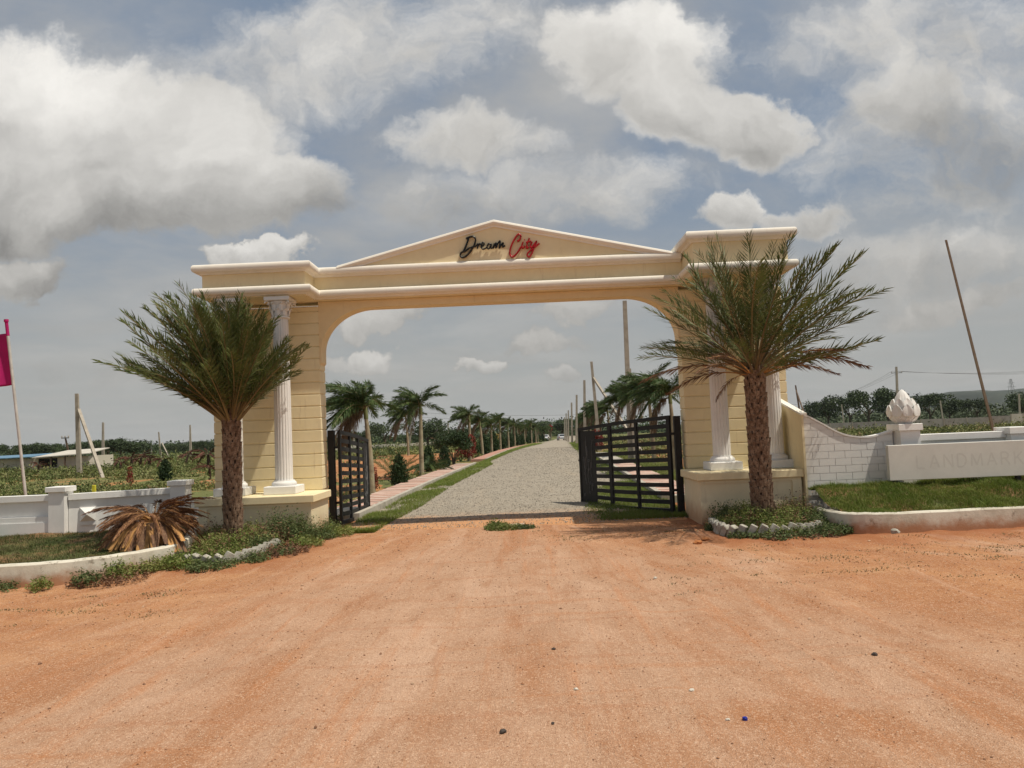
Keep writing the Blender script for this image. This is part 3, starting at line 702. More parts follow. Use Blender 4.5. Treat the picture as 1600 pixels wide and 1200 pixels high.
# lettering (strokes traced as raised ribbons)
def cr(pts, n=6):
    P = np.array(pts, float)
    if len(P) < 3: return P
    P2 = np.vstack([2 * P[0] - P[1], P, 2 * P[-1] - P[-2]]); out = []
    for i in range(1, len(P2) - 2):
        for t in np.linspace(0, 1, n, endpoint=False):
            a, b, c, d = P2[i - 1], P2[i], P2[i + 1], P2[i + 2]
            out.append(.5 * ((2 * b) + (-a + c) * t + (2 * a - 5 * b + 4 * c - d) * t * t + (-a + 3 * b - 3 * c + d) * t ** 3))
    out.append(P2[-2]); return np.array(out)
LET = [
 ('letter_d', 0, 1.25, [[(262, 322), (245, 380), (215, 455), (192, 505)], [(225, 345), (265, 325), (312, 318), (342, 345), (335, 405), (300, 475), (250, 540), (200, 577), (165, 572), (152, 545), (172, 515), (215, 500), (262, 462)]]),
 ('letter_r', 0, 1, [[(262, 462), (318, 446), (350, 436), (378, 408), (366, 470), (378, 430), (402, 404), (408, 425)]]),
 ('letter_e', 0, 1, [[(404, 452), (440, 432), (452, 404), (436, 392), (418, 425), (424, 466), (448, 474), (490, 452)]]),
 ('letter_a', 0, 1, [[(532, 412), (508, 408), (490, 440), (500, 470), (522, 458), (542, 412), (536, 462), (562, 458)]]),
 ('letter_m', 0, 1, [[(580, 405), (564, 466), (582, 424), (604, 398), (598, 462), (618, 412), (650, 372), (648, 420), (640, 464), (662, 424), (690, 396), (682, 446), (714, 430)]]),
 ('letter_c', 1, 1.35, [[(868, 380), (900, 352), (908, 308), (882, 290), (846, 328), (806, 400), (780, 470), (772, 530), (790, 566), (826, 564), (870, 515), (915, 445)]]),
 ('letter_i', 1, 1, [[(940, 385), (922, 435), (936, 462), (962, 436)], [(954, 362), (960, 356)]]),
 ('letter_t', 1, 1.1, [[(1016, 338), (986, 420), (984, 462), (1010, 448)], [(972, 392), (1040, 376)]]),
 ('letter_y', 1, 1.1, [[(1050, 384), (1028, 432), (1042, 456), (1076, 418), (1108, 372)], [(1108, 372), (1080, 440), (1048, 528), (1016, 570), (990, 552), (1006, 515), (1060, 470), (1110, 430), (1142, 402)]])]
for nm, ci, wt, strokes in LET:
    g = G()
    for st in strokes:
        P = np.array([at(700 + p[0] / 8, 330 + p[1] / 8, -.262) for p in cr(st)])
        for dy in (-.012, .012):
            Q_ = P.copy(); Q_[:, 1] += dy
            g.tube(Q_, .0138 * wt, 6)
    g.build(nm, letter_red if ci else letter_black, gate)
# right wing fin
g = G(); g.poly(*(lambda a, b, pr: ([(a, y_, z_) for y_, z_ in pr] + [(b, y_, z_) for y_, z_ in pr], [[0, 1, 2, 3][::-1], [4, 5, 6, 7], [0, 1, 5, 4][::1], [1, 2, 6, 5], [2, 3, 7, 6], [3, 0, 4, 7]]))(5.24, 5.275, [(-.02, -.2), (-.02, 2.16), (-1.43, 1.82), (-1.43, -.2)]))
g.build('wing_wall', cream, gate)
g = G(); g.poly(*(lambda a, b, pr: ([(a, y_, z_) for y_, z_ in pr] + [(b, y_, z_) for y_, z_ in pr], [[0, 1, 2, 3][::-1], [4, 5, 6, 7], [0, 1, 5, 4], [1, 2, 6, 5], [2, 3, 7, 6], [3, 0, 4, 7]]))(5.215, 5.33, [(-.02, 2.163), (-.02, 2.20), (-1.46, 1.855), (-1.46, 1.823)]))
g.build('wing_coping', white_trim, gate)

# ------------------------------------------------------------------ right boundary wall with brick facing and lotus pillar
bw = empty('boundary_wall', (5.4, -1.35, 0), 'white boundary wall with curved brick-faced section and square pillars right of the arch', 'wall')
ctrl = [(5.24, 1.83), (5.36, 1.82), (5.46, 1.77), (5.63, 1.67), (5.9, 1.51), (6.13, 1.435), (6.39, 1.41), (6.62, 1.44), (6.84, 1.50)]
cx_ = [c[0] for c in ctrl]; cz_ = [c[1] for c in ctrl]
cs = cr(ctrl, 5); topf = lambda x: float(np.interp(x, cs[:, 0], cs[:, 1]))
g = G(); pts = [(5.277, .1)] + [(x, topf(x) - .004) for x in np.linspace(5.277, 6.84, 30)] + [(6.84, .1)]
g.prism(pts[::-1], -1.34, -1.20); o = g.build('wall_body', white_wall, bw); o.matrix_parent_inverse = bw.matrix_world.inverted()
def wpart(g, name, mat, par=None, smooth=False):
    o = g.build(name, mat, None, smooth)
    for v in o.data.vertices: v.co -= Vector((5.4, -1.35, 0))
    o.parent = par or bw; return o
for ch in bw.children: ch.matrix_parent_inverse = Matrix(); 
for v in o.data.vertices: v.co -= Vector((5.4, -1.35, 0))
bl, bh = .282, .126; z = .42; row = 0
while z < 1.84:
    x = 5.28 - (bl * .5 if row % 2 else bl * .12) 
    while x < 6.83:
        a, b = max(x, 5.28) + .004, min(x + bl, 6.832) - .004
        if b - a > .03:
            xsn = np.linspace(a, b, 5); tops = [min(z + bh - .006, topf(xx) - .035) for xx in xsn]
            if max(tops) > z + .02:
                tops = [max(t, z + .006) for t in tops]
                y0 = -1.352 - random.uniform(0, .003)
                g = G(); g.prism([(xx, z + .003) for xx in xsn] + [(xx, t) for xx, t in zip(xsn[::-1], tops[::-1])], y0, -1.339); wpart(g, 'brick', white_col)
        x += bl
    z += bh; row += 1
g = G(); xl = np.linspace(5.278, 6.835, 34); g.prism([(x, topf(x) - .03) for x in xl] + [(x, topf(x)) for x in xl[::-1]], -1.37, -1.19); wpart(g, 'coping', white_col)
def pillar(x0, x1, y0, y1, zt, par=None, off=None):
    g = G(); g.box(x0, x1, y0, y1, 0, zt - .12); p = wpart(g, 'pillar', white_wall, par)
    g = G(); g.bbox(x0 - .035, x1 + .035, y0 - .035, y1 + .035, zt - .118, zt - .0, .008); 
    o = g.build('pillar_cap', white_wall); 
    for v in o.data.vertices: v.co -= Vector((5.4, -1.35, 0))
    o.parent = p
pillar(6.86, 7.20, -1.58, -1.20, 1.60); pillar(8.74, 9.08, -1.58, -1.20, 1.47); pillar(10.6, 10.94, -1.58, -1.2, 1.47)
for xa, xb in ((7.202, 8.738), (9.082, 10.598)):
    g = G(); g.box(xa, xb, -1.40, -1.26, .1, 1.29); wpart(g, 'wall_panel', white_wall)
    g = G(); g.bbox(xa + .001, xb - .001, -1.45, -1.22, 1.292, 1.405, .006); wpart(g, 'coping', white_wall)
# lotus bud finial
fin = empty('lotus_finial', (7.03, -1.39, 1.60), 'white carved lotus bud ornament on top of the wall pillar', 'finial')
g = G(); g.lathe([(.10, 0), (.145, .03), (.215, .10), (.235, .17), (.215, .24), (.19, .30), (.155, .36), (.13, .42), (.105, .48), (.07, .54), (.03, .585), (.005, .60)], (0, 0, 0), 40)
g.build('bud', white_col, fin, True)
def petals(n, z0, r0, z1, r1, hw, ph, out, kick=.02):
    for j in range(n):
        a = 2 * math.pi * (j + ph) / n; ca, sa = math.cos(a), math.sin(a); g = G(); V = []
        for i, t in enumerate(np.linspace(0, 1, 8)):
            zz_ = z0 + (z1 - z0) * t; rr = r0 + (r1 - r0) * t + out * math.sin(math.pi * t) + kick * t ** 3
            w_ = hw * (math.sin(math.pi * (.2 + .5 * t / .6)) if t < .6 else math.sin(math.pi * .7) / .809 * .809 * max(.04, 1 - ((t - .6) / .4) ** 1.5))
            for s_, dr in ((-1, .006), (-.72, .004), (0, -.012 * math.sin(math.pi * t)), (.72, .004), (1, .006)):
                V.append((ca * (rr + dr - .10 * w_ * s_ * s_) - sa * w_ * s_, sa * (rr + dr - .10 * w_ * s_ * s_) + ca * w_ * s_, zz_))
        Q = [(5 * i + q, 5 * i + q + 1, 5 * i + q + 6, 5 * i + q + 5) for i in range(7) for q in range(4)]
        g.add(V, Q); o = g.build('petal', white_col, fin, False)
        sm = o.modifiers.new('solid', 'SOLIDIFY'); sm.thickness = .016; sm.offset = -1
petals(9, .02, .125, .215, .258, .102, 0, .03, .004)
petals(9, .13, .250, .335, .225, .095, .5, .02, .010)
petals(8, .27, .205, .440, .150, .088, 0, .014, .008)
petals(8, .36, .150, .590, .022, .050, .5, .016, .0)

# ------------------------------------------------------------------ sign board
sb = empty('sign_board', (6.46, -1.9, 0), 'blank greyish white board on short black legs with faint traces of removed letters', 'sign')
g = G(); g.bbox(0, 3.9, -.045, .045, .67, 1.255, .006); g.build('board', board_m, sb)
for x in (.06, 2.1, 3.8):
    g = G(); g.box(x, x + .07, -.035, .035, .2, .668); g.build('leg', black_metal, sb)
GL = {'L': [[(0, 1), (0, 0), (.62, 0)]], 'A': [[(0, 0), (.36, 1), (.72, 0)], [(.15, .35), (.57, .35)]], 'N': [[(0, 0), (0, 1), (.66, 0), (.66, 1)]],
      'D': [[(0, 0), (0, 1), (.35, 1), (.65, .75), (.68, .4), (.5, .08), (.3, 0), (0, 0)]], 'M': [[(0, 0), (.06, 1), (.42, .1), (.78, 1), (.84, 0)]],
      'R': [[(0, 0), (0, 1), (.4, 1), (.58, .78), (.45, .52), (0, .5)], [(.3, .5), (.64, 0)]], 'K': [[(0, 0), (0, 1)], [(.6, 1), (0, .42)], [(.2, .6), (.66, 0)]],
      'C': [[(.7, .82), (.45, 1), (.15, .85), (.02, .5), (.15, .13), (.45, 0), (.72, .18)]], 'I': [[(.1, 0), (.1, 1)]], 'T': [[(0, 1), (.7, 1)], [(.35, 1), (.35, 0)]], 'Y': [[(0, 1), (.35, .5), (.7, 1)], [(.35, .5), (.35, 0)]]}
x = .46
for ch in "LANDMARK":
    g = G(); w_ = max(p[0] for s_ in GL[ch] for p in s_)
    for s_ in GL[ch]:
        oo = random.uniform(0, .0001)
        for a, b in zip(s_[:-1], s_[1:]): oo += .00006; g.bar((x + a[0] * .21, -.0450 - oo, .86 + a[1] * .21), (x + b[0] * .21, -.0450 - oo, .86 + b[1] * .21), .026, .0006, upv=(0, -1, 0))
    g.build('letter_trace', ghost_m, sb); x += w_ * .21 + .085

# ------------------------------------------------------------------ left boundary wall
lw = empty('boundary_wall', (-8, -1.4, 0), 'low white boundary wall with square pillars and a diamond ornament left of the arch', 'wall')
def lp(g, name, mat=white_wall, par=None, smooth=False):
    o = g.build(name, mat, None, smooth)
    for v in o.data.vertices: v.co -= Vector((-8, -1.4, 0))
    o.parent = par or lw; return o
def lpill(x0, y0, zt, s=.28):
    g = G(); g.box(x0, x0 + s, y0, y0 + s, 0, zt - .095); p = lp(g, 'pillar'); g = G(); g.bbox(x0 - .035, x0 + s + .035, y0 - .035, y0 + s + .035, zt - .093, zt, .008); lp(g, 'pillar_cap', white_wall, p)
lpill(-7.99, -1.42, 1.105); lpill(-6.14, -.78, 1.10); lpill(-10.6, -1.5, 1.1)
def lseg(x0, y0, x1, y1, z1, cop=.105):
    d = np.array((x1 - x0, y1 - y0)); L = np.hypot(*d); d /= L; nrm = np.array((d[1], -d[0]))
    def obox(o0, o1, za_, zb_, name, mat=white_wall):
        g = G(); V = []
        for z_ in (za_, zb_):
            for (s_, o_) in ((0, o0), (L, o0), (L, o1), (0, o1)): V.append((x0 + d[0] * s_ + nrm[0] * o_, y0 + d[1] * s_ + nrm[1] * o_, z_))
        g.add(V, [(0, 1, 2, 3), (7, 6, 5, 4), (1, 0, 4, 5), (2, 1, 5, 6), (3, 2, 6, 7), (0, 3, 7, 4)]); return lp(g, name, mat)
    obox(.0, -.14, 0, z1 - cop, 'wall_panel'); obox(.045, -.17, z1 - cop + .002, z1, 'coping')
    return d, nrm
lseg(-7.70, -1.30, -6.16, -.68, .965); lseg(-10.30, -1.36, -8.0, -1.30, .965)
g = G(); g.box(-5.83, -5.45, -.60, -.46, 0, .76); lp(g, 'wall_panel')
# raised hexagonal relief on the left panel
for inset, yf in ((0, -1.375), (.10, -1.39)):
    g = G(); xm, hw_, hh = -8.95, .92 - inset * 1.2, .32 - inset * 1.0
    g.prism([(xm - hw_, .27), (xm - hw_ + .45, .27 - hh), (xm + hw_ + .3, .27 - hh), (xm + hw_ + .3, .27 + hh), (xm - hw_ + .45, .27 + hh)], yf, yf + .012 if inset else -1.34)
    lp(g, 'relief_panel', white_wall if not inset else white_col)
# pyramid ornament
dd = np.array((1.54, .62)); dd /= np.linalg.norm(dd); nn_ = np.array((dd[1], -dd[0])); c0 = np.array((-7.42, -1.19))
def dpt(s_, o_, z_): p = c0 + dd * s_ + nn_ * o_; return (p[0], p[1], z_)
g = G(); g.add([dpt(-.13, .0, .40), dpt(.13, .0, .40), dpt(.13, .0, .72), dpt(-.13, .0, .72), dpt(-.13, .025, .40), dpt(.13, .025, .40), dpt(.13, .025, .72), dpt(-.13, .025, .72)],
      [(0, 1, 5, 4), (1, 2, 6, 5), (2, 3, 7, 6), (3, 0, 4, 7), (4, 5, 6, 7)]); lp(g, 'ornament_tile', white_col)
g = G(); g.add([dpt(-.125, .026, .47), dpt(.125, .026, .47), dpt(.125, .026, .715), dpt(-.125, .026, .715), dpt(0, .17, .60)], None, [(0, 1, 4), (1, 2, 4), (2, 3, 4), (3, 0, 4)]); lp(g, 'pyramid_ornament', white_col)

# ------------------------------------------------------------------ whitewashed retaining kerbs and raised lawns
def retaining(path, h, w, name, label):
    P = cr(path, 6); n = len(P); T = np.gradient(P, axis=0); T /= np.linalg.norm(T, axis=1)[:, None]; N = np.stack([T[:, 1], -T[:, 0]], 1)
    g = G(); V = []
    for i in range(n):
        jit = .003 * math.sin(i * 1.7) + .003 * math.sin(i * .6)
        for o_, z_ in ((0.01, -.1), (.004, h - .02 + jit), (-.015, h + jit), (-w, h + jit), (-w, -.1)): V.append((P[i][0] + N[i][0] * o_, P[i][1] + N[i][1] * o_, z_))
    Q = [(5 * i + j, 5 * (i + 1) + j, 5 * (i + 1) + j + 1, 5 * i + j + 1) for i in range(n - 1) for j in range(4)]
    Q = [q[::-1] for q in Q]; g.add(V, Q); V = np.array(V); g.poly(V[:5], [[0, 1, 2, 3, 4]]); g.poly(V[-5:], [[4, 3, 2, 1, 0]])
    return tag(g.build(name, kerbw), label, 'kerb wall')
kl = [(-11.5, -5.6), (-8.5, -5.25), (-6.35, -4.98), (-5.6, -4.72), (-5.05, -4.25), (-4.80, -3.5), (-4.95, -2.6), (-5.18, -1.9), (-5.40, -1.28)]
krr = [(5.22, -1.46), (5.17, -2.0), (5.12, -2.5), (5.24, -2.95), (5.55, -3.16), (6.2, -3.22), (7.9, -3.14), (10.0, -3.1), (13, -3.0)]
retaining(kl, .30, .13, 'retaining_kerb', 'stained whitewashed low kerb wall curving round the brownish lawn on the left')
retaining(krr, .30, .13, 'retaining_kerb', 'stained whitewashed low kerb wall curving round the green lawn on the right')
def inpoly(x, y, P):
    c = np.zeros(x.shape, bool); n = len(P)
    for i in range(n):
        x1, y1 = P[i]; x2, y2 = P[(i + 1) % n]
        c ^= ((y1 > y) != (y2 > y)) & (x < (x2 - x1) * (y - y1) / (y2 - y1 + 1e-12) + x1)
    return c
def lawnL(x, y): return .24 + .03 * fbm(x * 1.5, y * 1.5) + .05 * sst(y, -4.2, -1.8)
def lawnR(x, y): return .25 + .33 * sst(y, -3.05, -1.75) + .045 * fbm(x * 1.6 + 5, y * 2.0) - .0 * x
def lawn(name, poly, f, mat_s, bl_m, n, h, w, label, lean=.4, xr=None, yr=None):
    P = np.array(poly); x0, x1, y0, y1 = P[:, 0].min(), P[:, 0].max(), P[:, 1].min(), P[:, 1].max()
    xs = np.arange(x0, x1, .08); ys = np.arange(y0, y1, .08); X, Yg = np.meshgrid(xs, ys); ins = inpoly(X, Yg, poly)
    V, Q = sheet(xs, ys, f); k_ = ins.ravel()[Q].sum(1) >= 3; g = G(); g.add(V, Q[k_]); tag(g.build(name + '_ground', mat_s, smooth=True), kind='structure')
    m = int(n * 1.3); x = rng.uniform(x0, x1, m); y = rng.uniform(y0, y1, m); q = inpoly(x, y, poly); x, y = x[q], y[q]
    cl = fbm(x * 2.2, y * 2.2); q = rng.uniform(-1.2, 1, len(x)) < cl + .6; x, y = x[q], y[q]
    hh = h * rng.uniform(.5, 1.3, len(x)) * (1 + .5 * fbm(x * 1.6 + 5, y * 2.))
    V, Q, T = blades(np.stack([x, y, f(x, y) - .01], 1), np.abs(hh), w, lean, (-.15, 0)); g = G(); g.add(V, Q, T)
    tag(g.build(name, bl_m), label, 'grass', kind='stuff')
pL = [tuple(p) for p in cr(kl, 3)]; pL = [(p[0] - .05, p[1] + .06) for p in pL] + [(-5.6, -.62), (-6.1, -.62), (-7.7, -1.2), (-11.5, -1.3)]
pR = [tuple(p) for p in cr(krr, 3)]; pR = [(p[0] + .06, p[1] + .06) for p in pR] + [(13, -1.3), (5.42, -1.36)]
lawn('brown_lawn', pL, lawnL, lawn_soil, lawn_brown, 52000, .055, .007, 'patchy brownish green lawn behind the left kerb wall', .6)
lawn('green_lawn', pR, lawnR, lawn_soil, grass_m, 85000, .075, .007, 'bright green mounded lawn in front of the right boundary wall', .45)

# ------------------------------------------------------------------ brick edging round the palm beds
def edging(pts, label, seed, sgn):
    rs = random.Random(seed); P = cr(pts, 10); L = np.concatenate([[0], np.cumsum(np.linalg.norm(np.diff(P, axis=0), axis=1))]); n = int(L[-1] / .150)
    root = empty('brick_edging', (P[0][0], P[0][1], 0), label, 'edging')
    for i in range(n):
        s_ = (i + .5) * L[-1] / n; x = np.interp(s_, L, P[:, 0]) - P[0][0]; y = np.interp(s_, L, P[:, 1]) - P[0][1]; s2 = min(L[-1], s_ + .05)
        a = math.atan2(np.interp(s2, L, P[:, 1]) - y - P[0][1], np.interp(s2, L, P[:, 0]) - x - P[0][0])
        g = G(); g.bbox(-.052, .052, -.055, .055, -.10, .165, .010); o = g.build('brick', block_m, root)
        o.location = (x, y, .02 + rs.uniform(-.02, .015)); o.rotation_euler = (rs.uniform(-.1, .1), R(32 + rs.uniform(-9, 9)) * sgn, a)
edging([(-4.66, -3.66), (-4.35, -3.76), (-4.0, -3.72), (-3.8, -3.45), (-3.72, -3.0), (-3.62, -2.5)], 'sawtooth row of half buried pale bricks curving round the left palm bed', 3, 1)
edging([(3.50, -1.75), (3.44, -2.25), (3.45, -2.65), (3.62, -2.95), (3.95, -3.10), (4.35, -3.08), (4.75, -2.9), (5.0, -2.6)], 'sawtooth row of half buried pale bricks curving round the right palm bed', 5, 1)

# palm bed mounds
bedL = [(-5.2, -1.2), (-4.85, -3.3), (-4.4, -3.66), (-4.0, -3.62), (-3.78, -3.2), (-3.55, -2.2), (-3.45, -1.2)]
bedR = [(3.46, -1.35), (3.52, -2.5), (3.8, -2.98), (4.4, -3.0), (4.95, -2.65), (5.15, -2.0), (5.2, -1.35)]
def moundf(cx, cy): return lambda x, y: .03 + .12 * np.exp(-(((x - cx) / .7) ** 2 + ((y - cy) / .8) ** 2)) + .02 * fbm(x * 3, y * 3)
mL, mR = moundf(-4.44, -2.2), moundf(4.27, -2.1)
for P_, f in ((bedL, mL), (bedR, mR)):
    A = np.array(P_); xs = np.arange(A[:, 0].min() - .1, A[:, 0].max() + .1, .07); ys = np.arange(A[:, 1].min() - .1, A[:, 1].max() + .05, .07); X, Yg = np.meshgrid(xs, ys)
    V, Q = sheet(xs, ys, f); k_ = inpoly(X, Yg, P_).ravel()[Q].sum(1) >= 2; g = G(); g.add(V, Q[k_]); tag(g.build('palm_bed', soil_m, smooth=True), kind='structure')

# weeds: upright stems with small leaves + blades
def weeds(centres, name, label, mats, seed):
    """centres: (x, y, radius, height, n_plants, z, mat)"""
    rs = np.random.default_rng(seed); g = G()
    for (cx, cy, rad, h, n, zf, m) in centres:
        a = rs.uniform(0, 6.28, n); r = rad * np.sqrt(rs.uniform(0, 1, n)); x = cx + r * np.cos(a); y = cy + r * np.sin(a)
        z = zf(x, y) if callable(zf) else np.full(n, zf)
        hh = h * rs.uniform(.35, 1.1, n) * (1 - .55 * (r / rad) ** 2)
        lean = rs.normal(size=(n, 2)) * .28
        k_ = 11
        t = rs.uniform(.1, 1, (n, k_)); P = np.stack([x[:, None] + lean[:, :1] * hh[:, None] * t, y[:, None] + lean[:, 1:] * hh[:, None] * t, z[:, None] + hh[:, None] * t], -1)
        P = P + rs.normal(size=P.shape) * .018
        N = rs.normal(size=(n * k_, 3)); N[:, 2] = np.abs(N[:, 2]) * .6
        V, Q = leafquads(P.reshape(-1, 3), N, rs.uniform(.022, .055, n * k_), rs.uniform(.010, .024, n * k_), rs=rs); g.add(V, Q, m=m)
        V, Q, T = blades(np.stack([x, y, z - .01], 1), hh, .005, .28, rs=rs); g.add(V, Q, T, m=m)
    return tag(g.build(name, mats), label, 'weeds', kind='stuff')
g0 = lambda x, y: dz_(x, y) - .01
weeds([(-4.75, -2.2, .45, .28, 260, mL, 0), (-4.2, -2.4, .55, .26, 420, mL, 0), (-4.55, -2.9, .55, .20, 520, mL, 0), (-4.2, -3.2, .4, .15, 320, mL, 0),
       (-3.75, -1.75, .34, .62, 300, mL, 1), (-3.5, -1.55, .25, .50, 160, mL, 1), (-3.35, -1.2, .35, .33, 220, .0, 1), (-3.1, -.9, .35, .22, 180, .0, 0),
       (-4.8, -1.7, .4, .35, 160, mL, 1), (-4.4, -1.6, .4, .35, 200, mL, 0), (-3.85, -2.6, .35, .22, 260, mL, 1), (-4.9, -4.0, .26, .20, 190, .02, 0), (-5.15, -4.4, .22, .24, 150, .02, 0), (-5.35, -4.85, .16, .2, 70, .02, 1),
       (-5.8, -5.08, .14, .16, 40, .01, 0), (-4.6, -3.75, .35, .22, 260, .02, 0), (-4.1, -3.92, .35, .14, 220, .01, 1), (-3.72, -3.5, .3, .14, 150, .01, 1), (-3.5, -2.9, .3, .14, 130, .01, 1), (-3.3, -2.1, .3, .20, 150, .01, 0),
       (-6.25, -5.12, .16, .16, 40, .0, 1), (-3.4, -.3, .3, .3, 120, 0, 1), (-3.55, .5, .2, .45, 90, 0, 1), (-4.5, -2.7, .7, .26, 160, mL, 2), (-3.9, -2.2, .5, .40, 90, mL, 2), (-3.6, -2.9, .6, .16, 220, .01, 2), (-4.9, -1.6, .4, .45, 90, mL, 2), (-5.2, -4.6, .5, .12, 120, .0, 2)],
      'bed_weeds', 'tangle of leafy green weeds round the left palm and along the kerb wall', [weed_m, weed_dark, dry_leaf], 11)
weeds([(3.95, -2.2, .45, .32, 420, mR, 0), (3.72, -1.9, .25, .40, 220, mR, 1), (4.6, -2.3, .5, .22, 500, mR, 0), (4.2, -2.75, .5, .15, 420, mR, 0), (4.9, -1.9, .35, .38, 260, mR, 0),
       (5.0, -2.45, .3, .28, 260, mR, 1), (4.2, -3.15, .5, .10, 260, .01, 1), (4.8, -3.0, .4, .16, 240, .01, 1), (5.1, -2.95, .25, .15, 140, .01, 1), (3.5, -2.2, .2, .2, 120, .01, 1), (4.15, -1.6, .4, .36, 180, mR, 0), (3.7, -3.0, .25, .10, 120, .01, 1), (4.3, -2.3, .8, .28, 190, mR, 2), (4.9, -1.8, .35, .55, 70, mR, 2), (4.4, -3.05, .7, .09, 220, .0, 2)],
      'bed_weeds', 'tangle of leafy green weeds round the right palm and its brick edging', [weed_m, weed_dark, dry_leaf], 12)

# grass verges along the avenue
def verge(name, label, n, xf, y0, y1, h, mats, thr=-.2, zf=None, pw=1.7, seed=1):
    rs = np.random.default_rng(seed); y = y0 + (y1 - y0) * rs.uniform(0, 1, n) ** pw; x = xf(y, rs.uniform(0, 1, n))
    q = fbm(x * 1.3, y * .9) > thr + rs.normal(size=n) * .25; x, y = x[q], y[q]; z = (zf or roadz)(x, y)
    k_ = 1 + np.maximum(0, y) * .05; hh = h * rs.uniform(.4, 1.2, len(x)) * (1 + np.maximum(0, y) * .012)
    V, Q, T = blades(np.stack([x, y, z - .012], 1), hh, .008, .5, rs=rs)
    # widen blades with distance so they stay visible
    Vr = V.reshape(-1, 5, 3); base = np.stack([x, y, z - .012], 1)[:, None]; Vr[..., :2] = base[..., :2] + (Vr[..., :2] - base[..., :2]) * k_[:, None, None]
    g = G(); g.add(Vr.reshape(-1, 3), Q, T); return tag(g.build(name, mats), label, 'grass', kind='stuff')
def vw(y): return np.interp(y, [-1, 3, 10, 26, 30, 110], [.75, .95, .85, .95, .4, .8])
verge('verge_grass', 'strip of bright green grass between the left footpath and the gravel road', 60000, lambda y, u: kx(y) + .02 + vw(y) * u ** 1.25, -.7, 100, .09, grass_m, -.55, None, 2.0, 21)
verge('gateside_grass', 'green grass patch under the open right gate leaf', 34000, lambda y, u: rx(y) + .1 - (1.6 - .06 * y) * u ** 1.2 * (.7 + .6 * np.abs(np.sin(y * 5.1 + u * 40)) ), -.25, 8, .085, grass_m, -.25, None, 1.3, 22)
verge('roadside_grass', 'thin green grass along the right side of the gravel road', 16000, lambda y, u: rx(y) + .1 - .8 * u ** 1.4, 8, 90, .09, grass_m, -.1, None, 1.6, 23)
verge('strip_grass', 'green grass between the right footpath and the bare soil', 26000, lambda y, u: rx(y) + 1.05 + 1.4 * u, 1, 40, .14, weed_m, -.3, lambda x, y: gh(x, y) + .02, 1.5, 24)
# grass tuft by the slab in the gateway
weeds([(-.05, -.85, .34, .10, 260, 0, 0), (-.2, -.6, .16, .18, 60, 0, 0), (.35, -.9, .2, .06, 90, 0, 1)], 'grass_tuft', 'small green grass tuft beside the flat stone in the gateway', [weed_m, weed_dark], 13)
n = 2600; rs = np.random.default_rng(5)
cxs = np.concatenate([rs.uniform(-6.5, -3.6, 26), rs.uniform(2.0, 7.5, 52), rs.uniform(.6, 3.2, 22)]); cys = np.concatenate([rs.uniform(-7.2, -5.2, 26), rs.uniform(-6.6, -3.7, 52), rs.uniform(-2.6, -.9, 22)])
i = rs.integers(0, len(cxs), n); x = cxs[i] + rs.normal(size=n) * .16; y = cys[i] + rs.normal(size=n) * .05
V, Q, T = blades(np.stack([x, y, dz_(x, y) - .003], 1), rs.uniform(.008, .03, n), .008, .9, rs=rs); g = G(); g.add(V, Q, T, 0)
V, Q = leafquads(np.stack([x, y, dz_(x, y) + .006], 1)[:900], rs.normal(size=(900, 3)) * (1, 1, .15), .022, .012, rs=rs); g.add(V, Q, m=1)
tag(g.build('sparse_sprigs', [weed_dark, dry_leaf]), 'sparse dry sprigs and bits of leaf on the open dirt', 'grass', kind='stuff')

# ------------------------------------------------------------------ palms
def frond_mesh(name, L, npair, ll, lw_, droop, ang, vup, seed, mats, start=.18, twist=0, plume=0, rad=.014, wind=(0, 0, 0), curl=0):
    rs = np.random.default_rng(seed); g = G(); t = np.linspace(0, 1, 9)
    P = np.stack([L * t * (1 - .12 * droop * t), curl * L * t ** 2 * .3, -droop * L * .42 * t ** 2.2], 1) + np.array(wind)[None] * (t ** 2)[:, None]
    g.tube(P, np.interp(t, [0, .1, 1], [rad * 1.6, rad, rad * .25]), 4, 1, False)
    tt_ = start + (1 - start) * (np.arange(npair) + .5) / npair; tt_ = np.repeat(tt_, 2); n = len(tt_)
    C = np.stack([np.interp(tt_, t, P[:, i]) for i in range(3)], 1); T = np.stack([np.interp(tt_, t, np.gradient(P[:, i])) for i in range(3)], 1); T /= np.linalg.norm(T, axis=1)[:, None]
    S = np.tile([[0, 1., 0], [0, -1., 0]], (n // 2, 1)); U = np.cross(T, S * [1, 1, 1]); U = np.tile([0, 0, 1.], (n, 1))
    a = R(ang) * (1 - .45 * tt_) + rs.normal(size=n) * .10
    roll = vup + rs.normal(size=n) * .22 + (rs.uniform(-1, 1, n) * plume)
    side = S * np.cos(roll)[:, None] + U * np.sin(roll)[:, None]
    D_ = T * np.cos(a)[:, None] + side * np.sin(a)[:, None]; D_ += np.array(wind) * .25 / max(L, .1)
    D_ /= np.linalg.norm(D_, axis=1)[:, None]
    lng = ll * np.interp(tt_, [start, .35, .75, 1], [.55, 1, .85, .38]) * rs.uniform(.8, 1.15, n)
    sag = droop * .25 * lng
    A = C; B = C + D_ * lng[:, None] * .45; E = C + D_ * lng[:, None]; E[:, 2] -= sag; 
    W_ = np.cross(D_, T); W_ /= np.linalg.norm(W_, axis=1)[:, None] + 1e-9; W_ = np.cross(D_, W_) * .5 + W_ * .5; W_ /= np.linalg.norm(W_, axis=1)[:, None] + 1e-9
    V = np.stack([A, B + W_ * lw_ / 2, E, B - W_ * lw_ / 2], 1).reshape(-1, 3); Q = np.arange(4 * n).reshape(-1, 4); g.add(V, Q, m=0)
    o = g.build(name, mats, None, False, link=False); return o.data
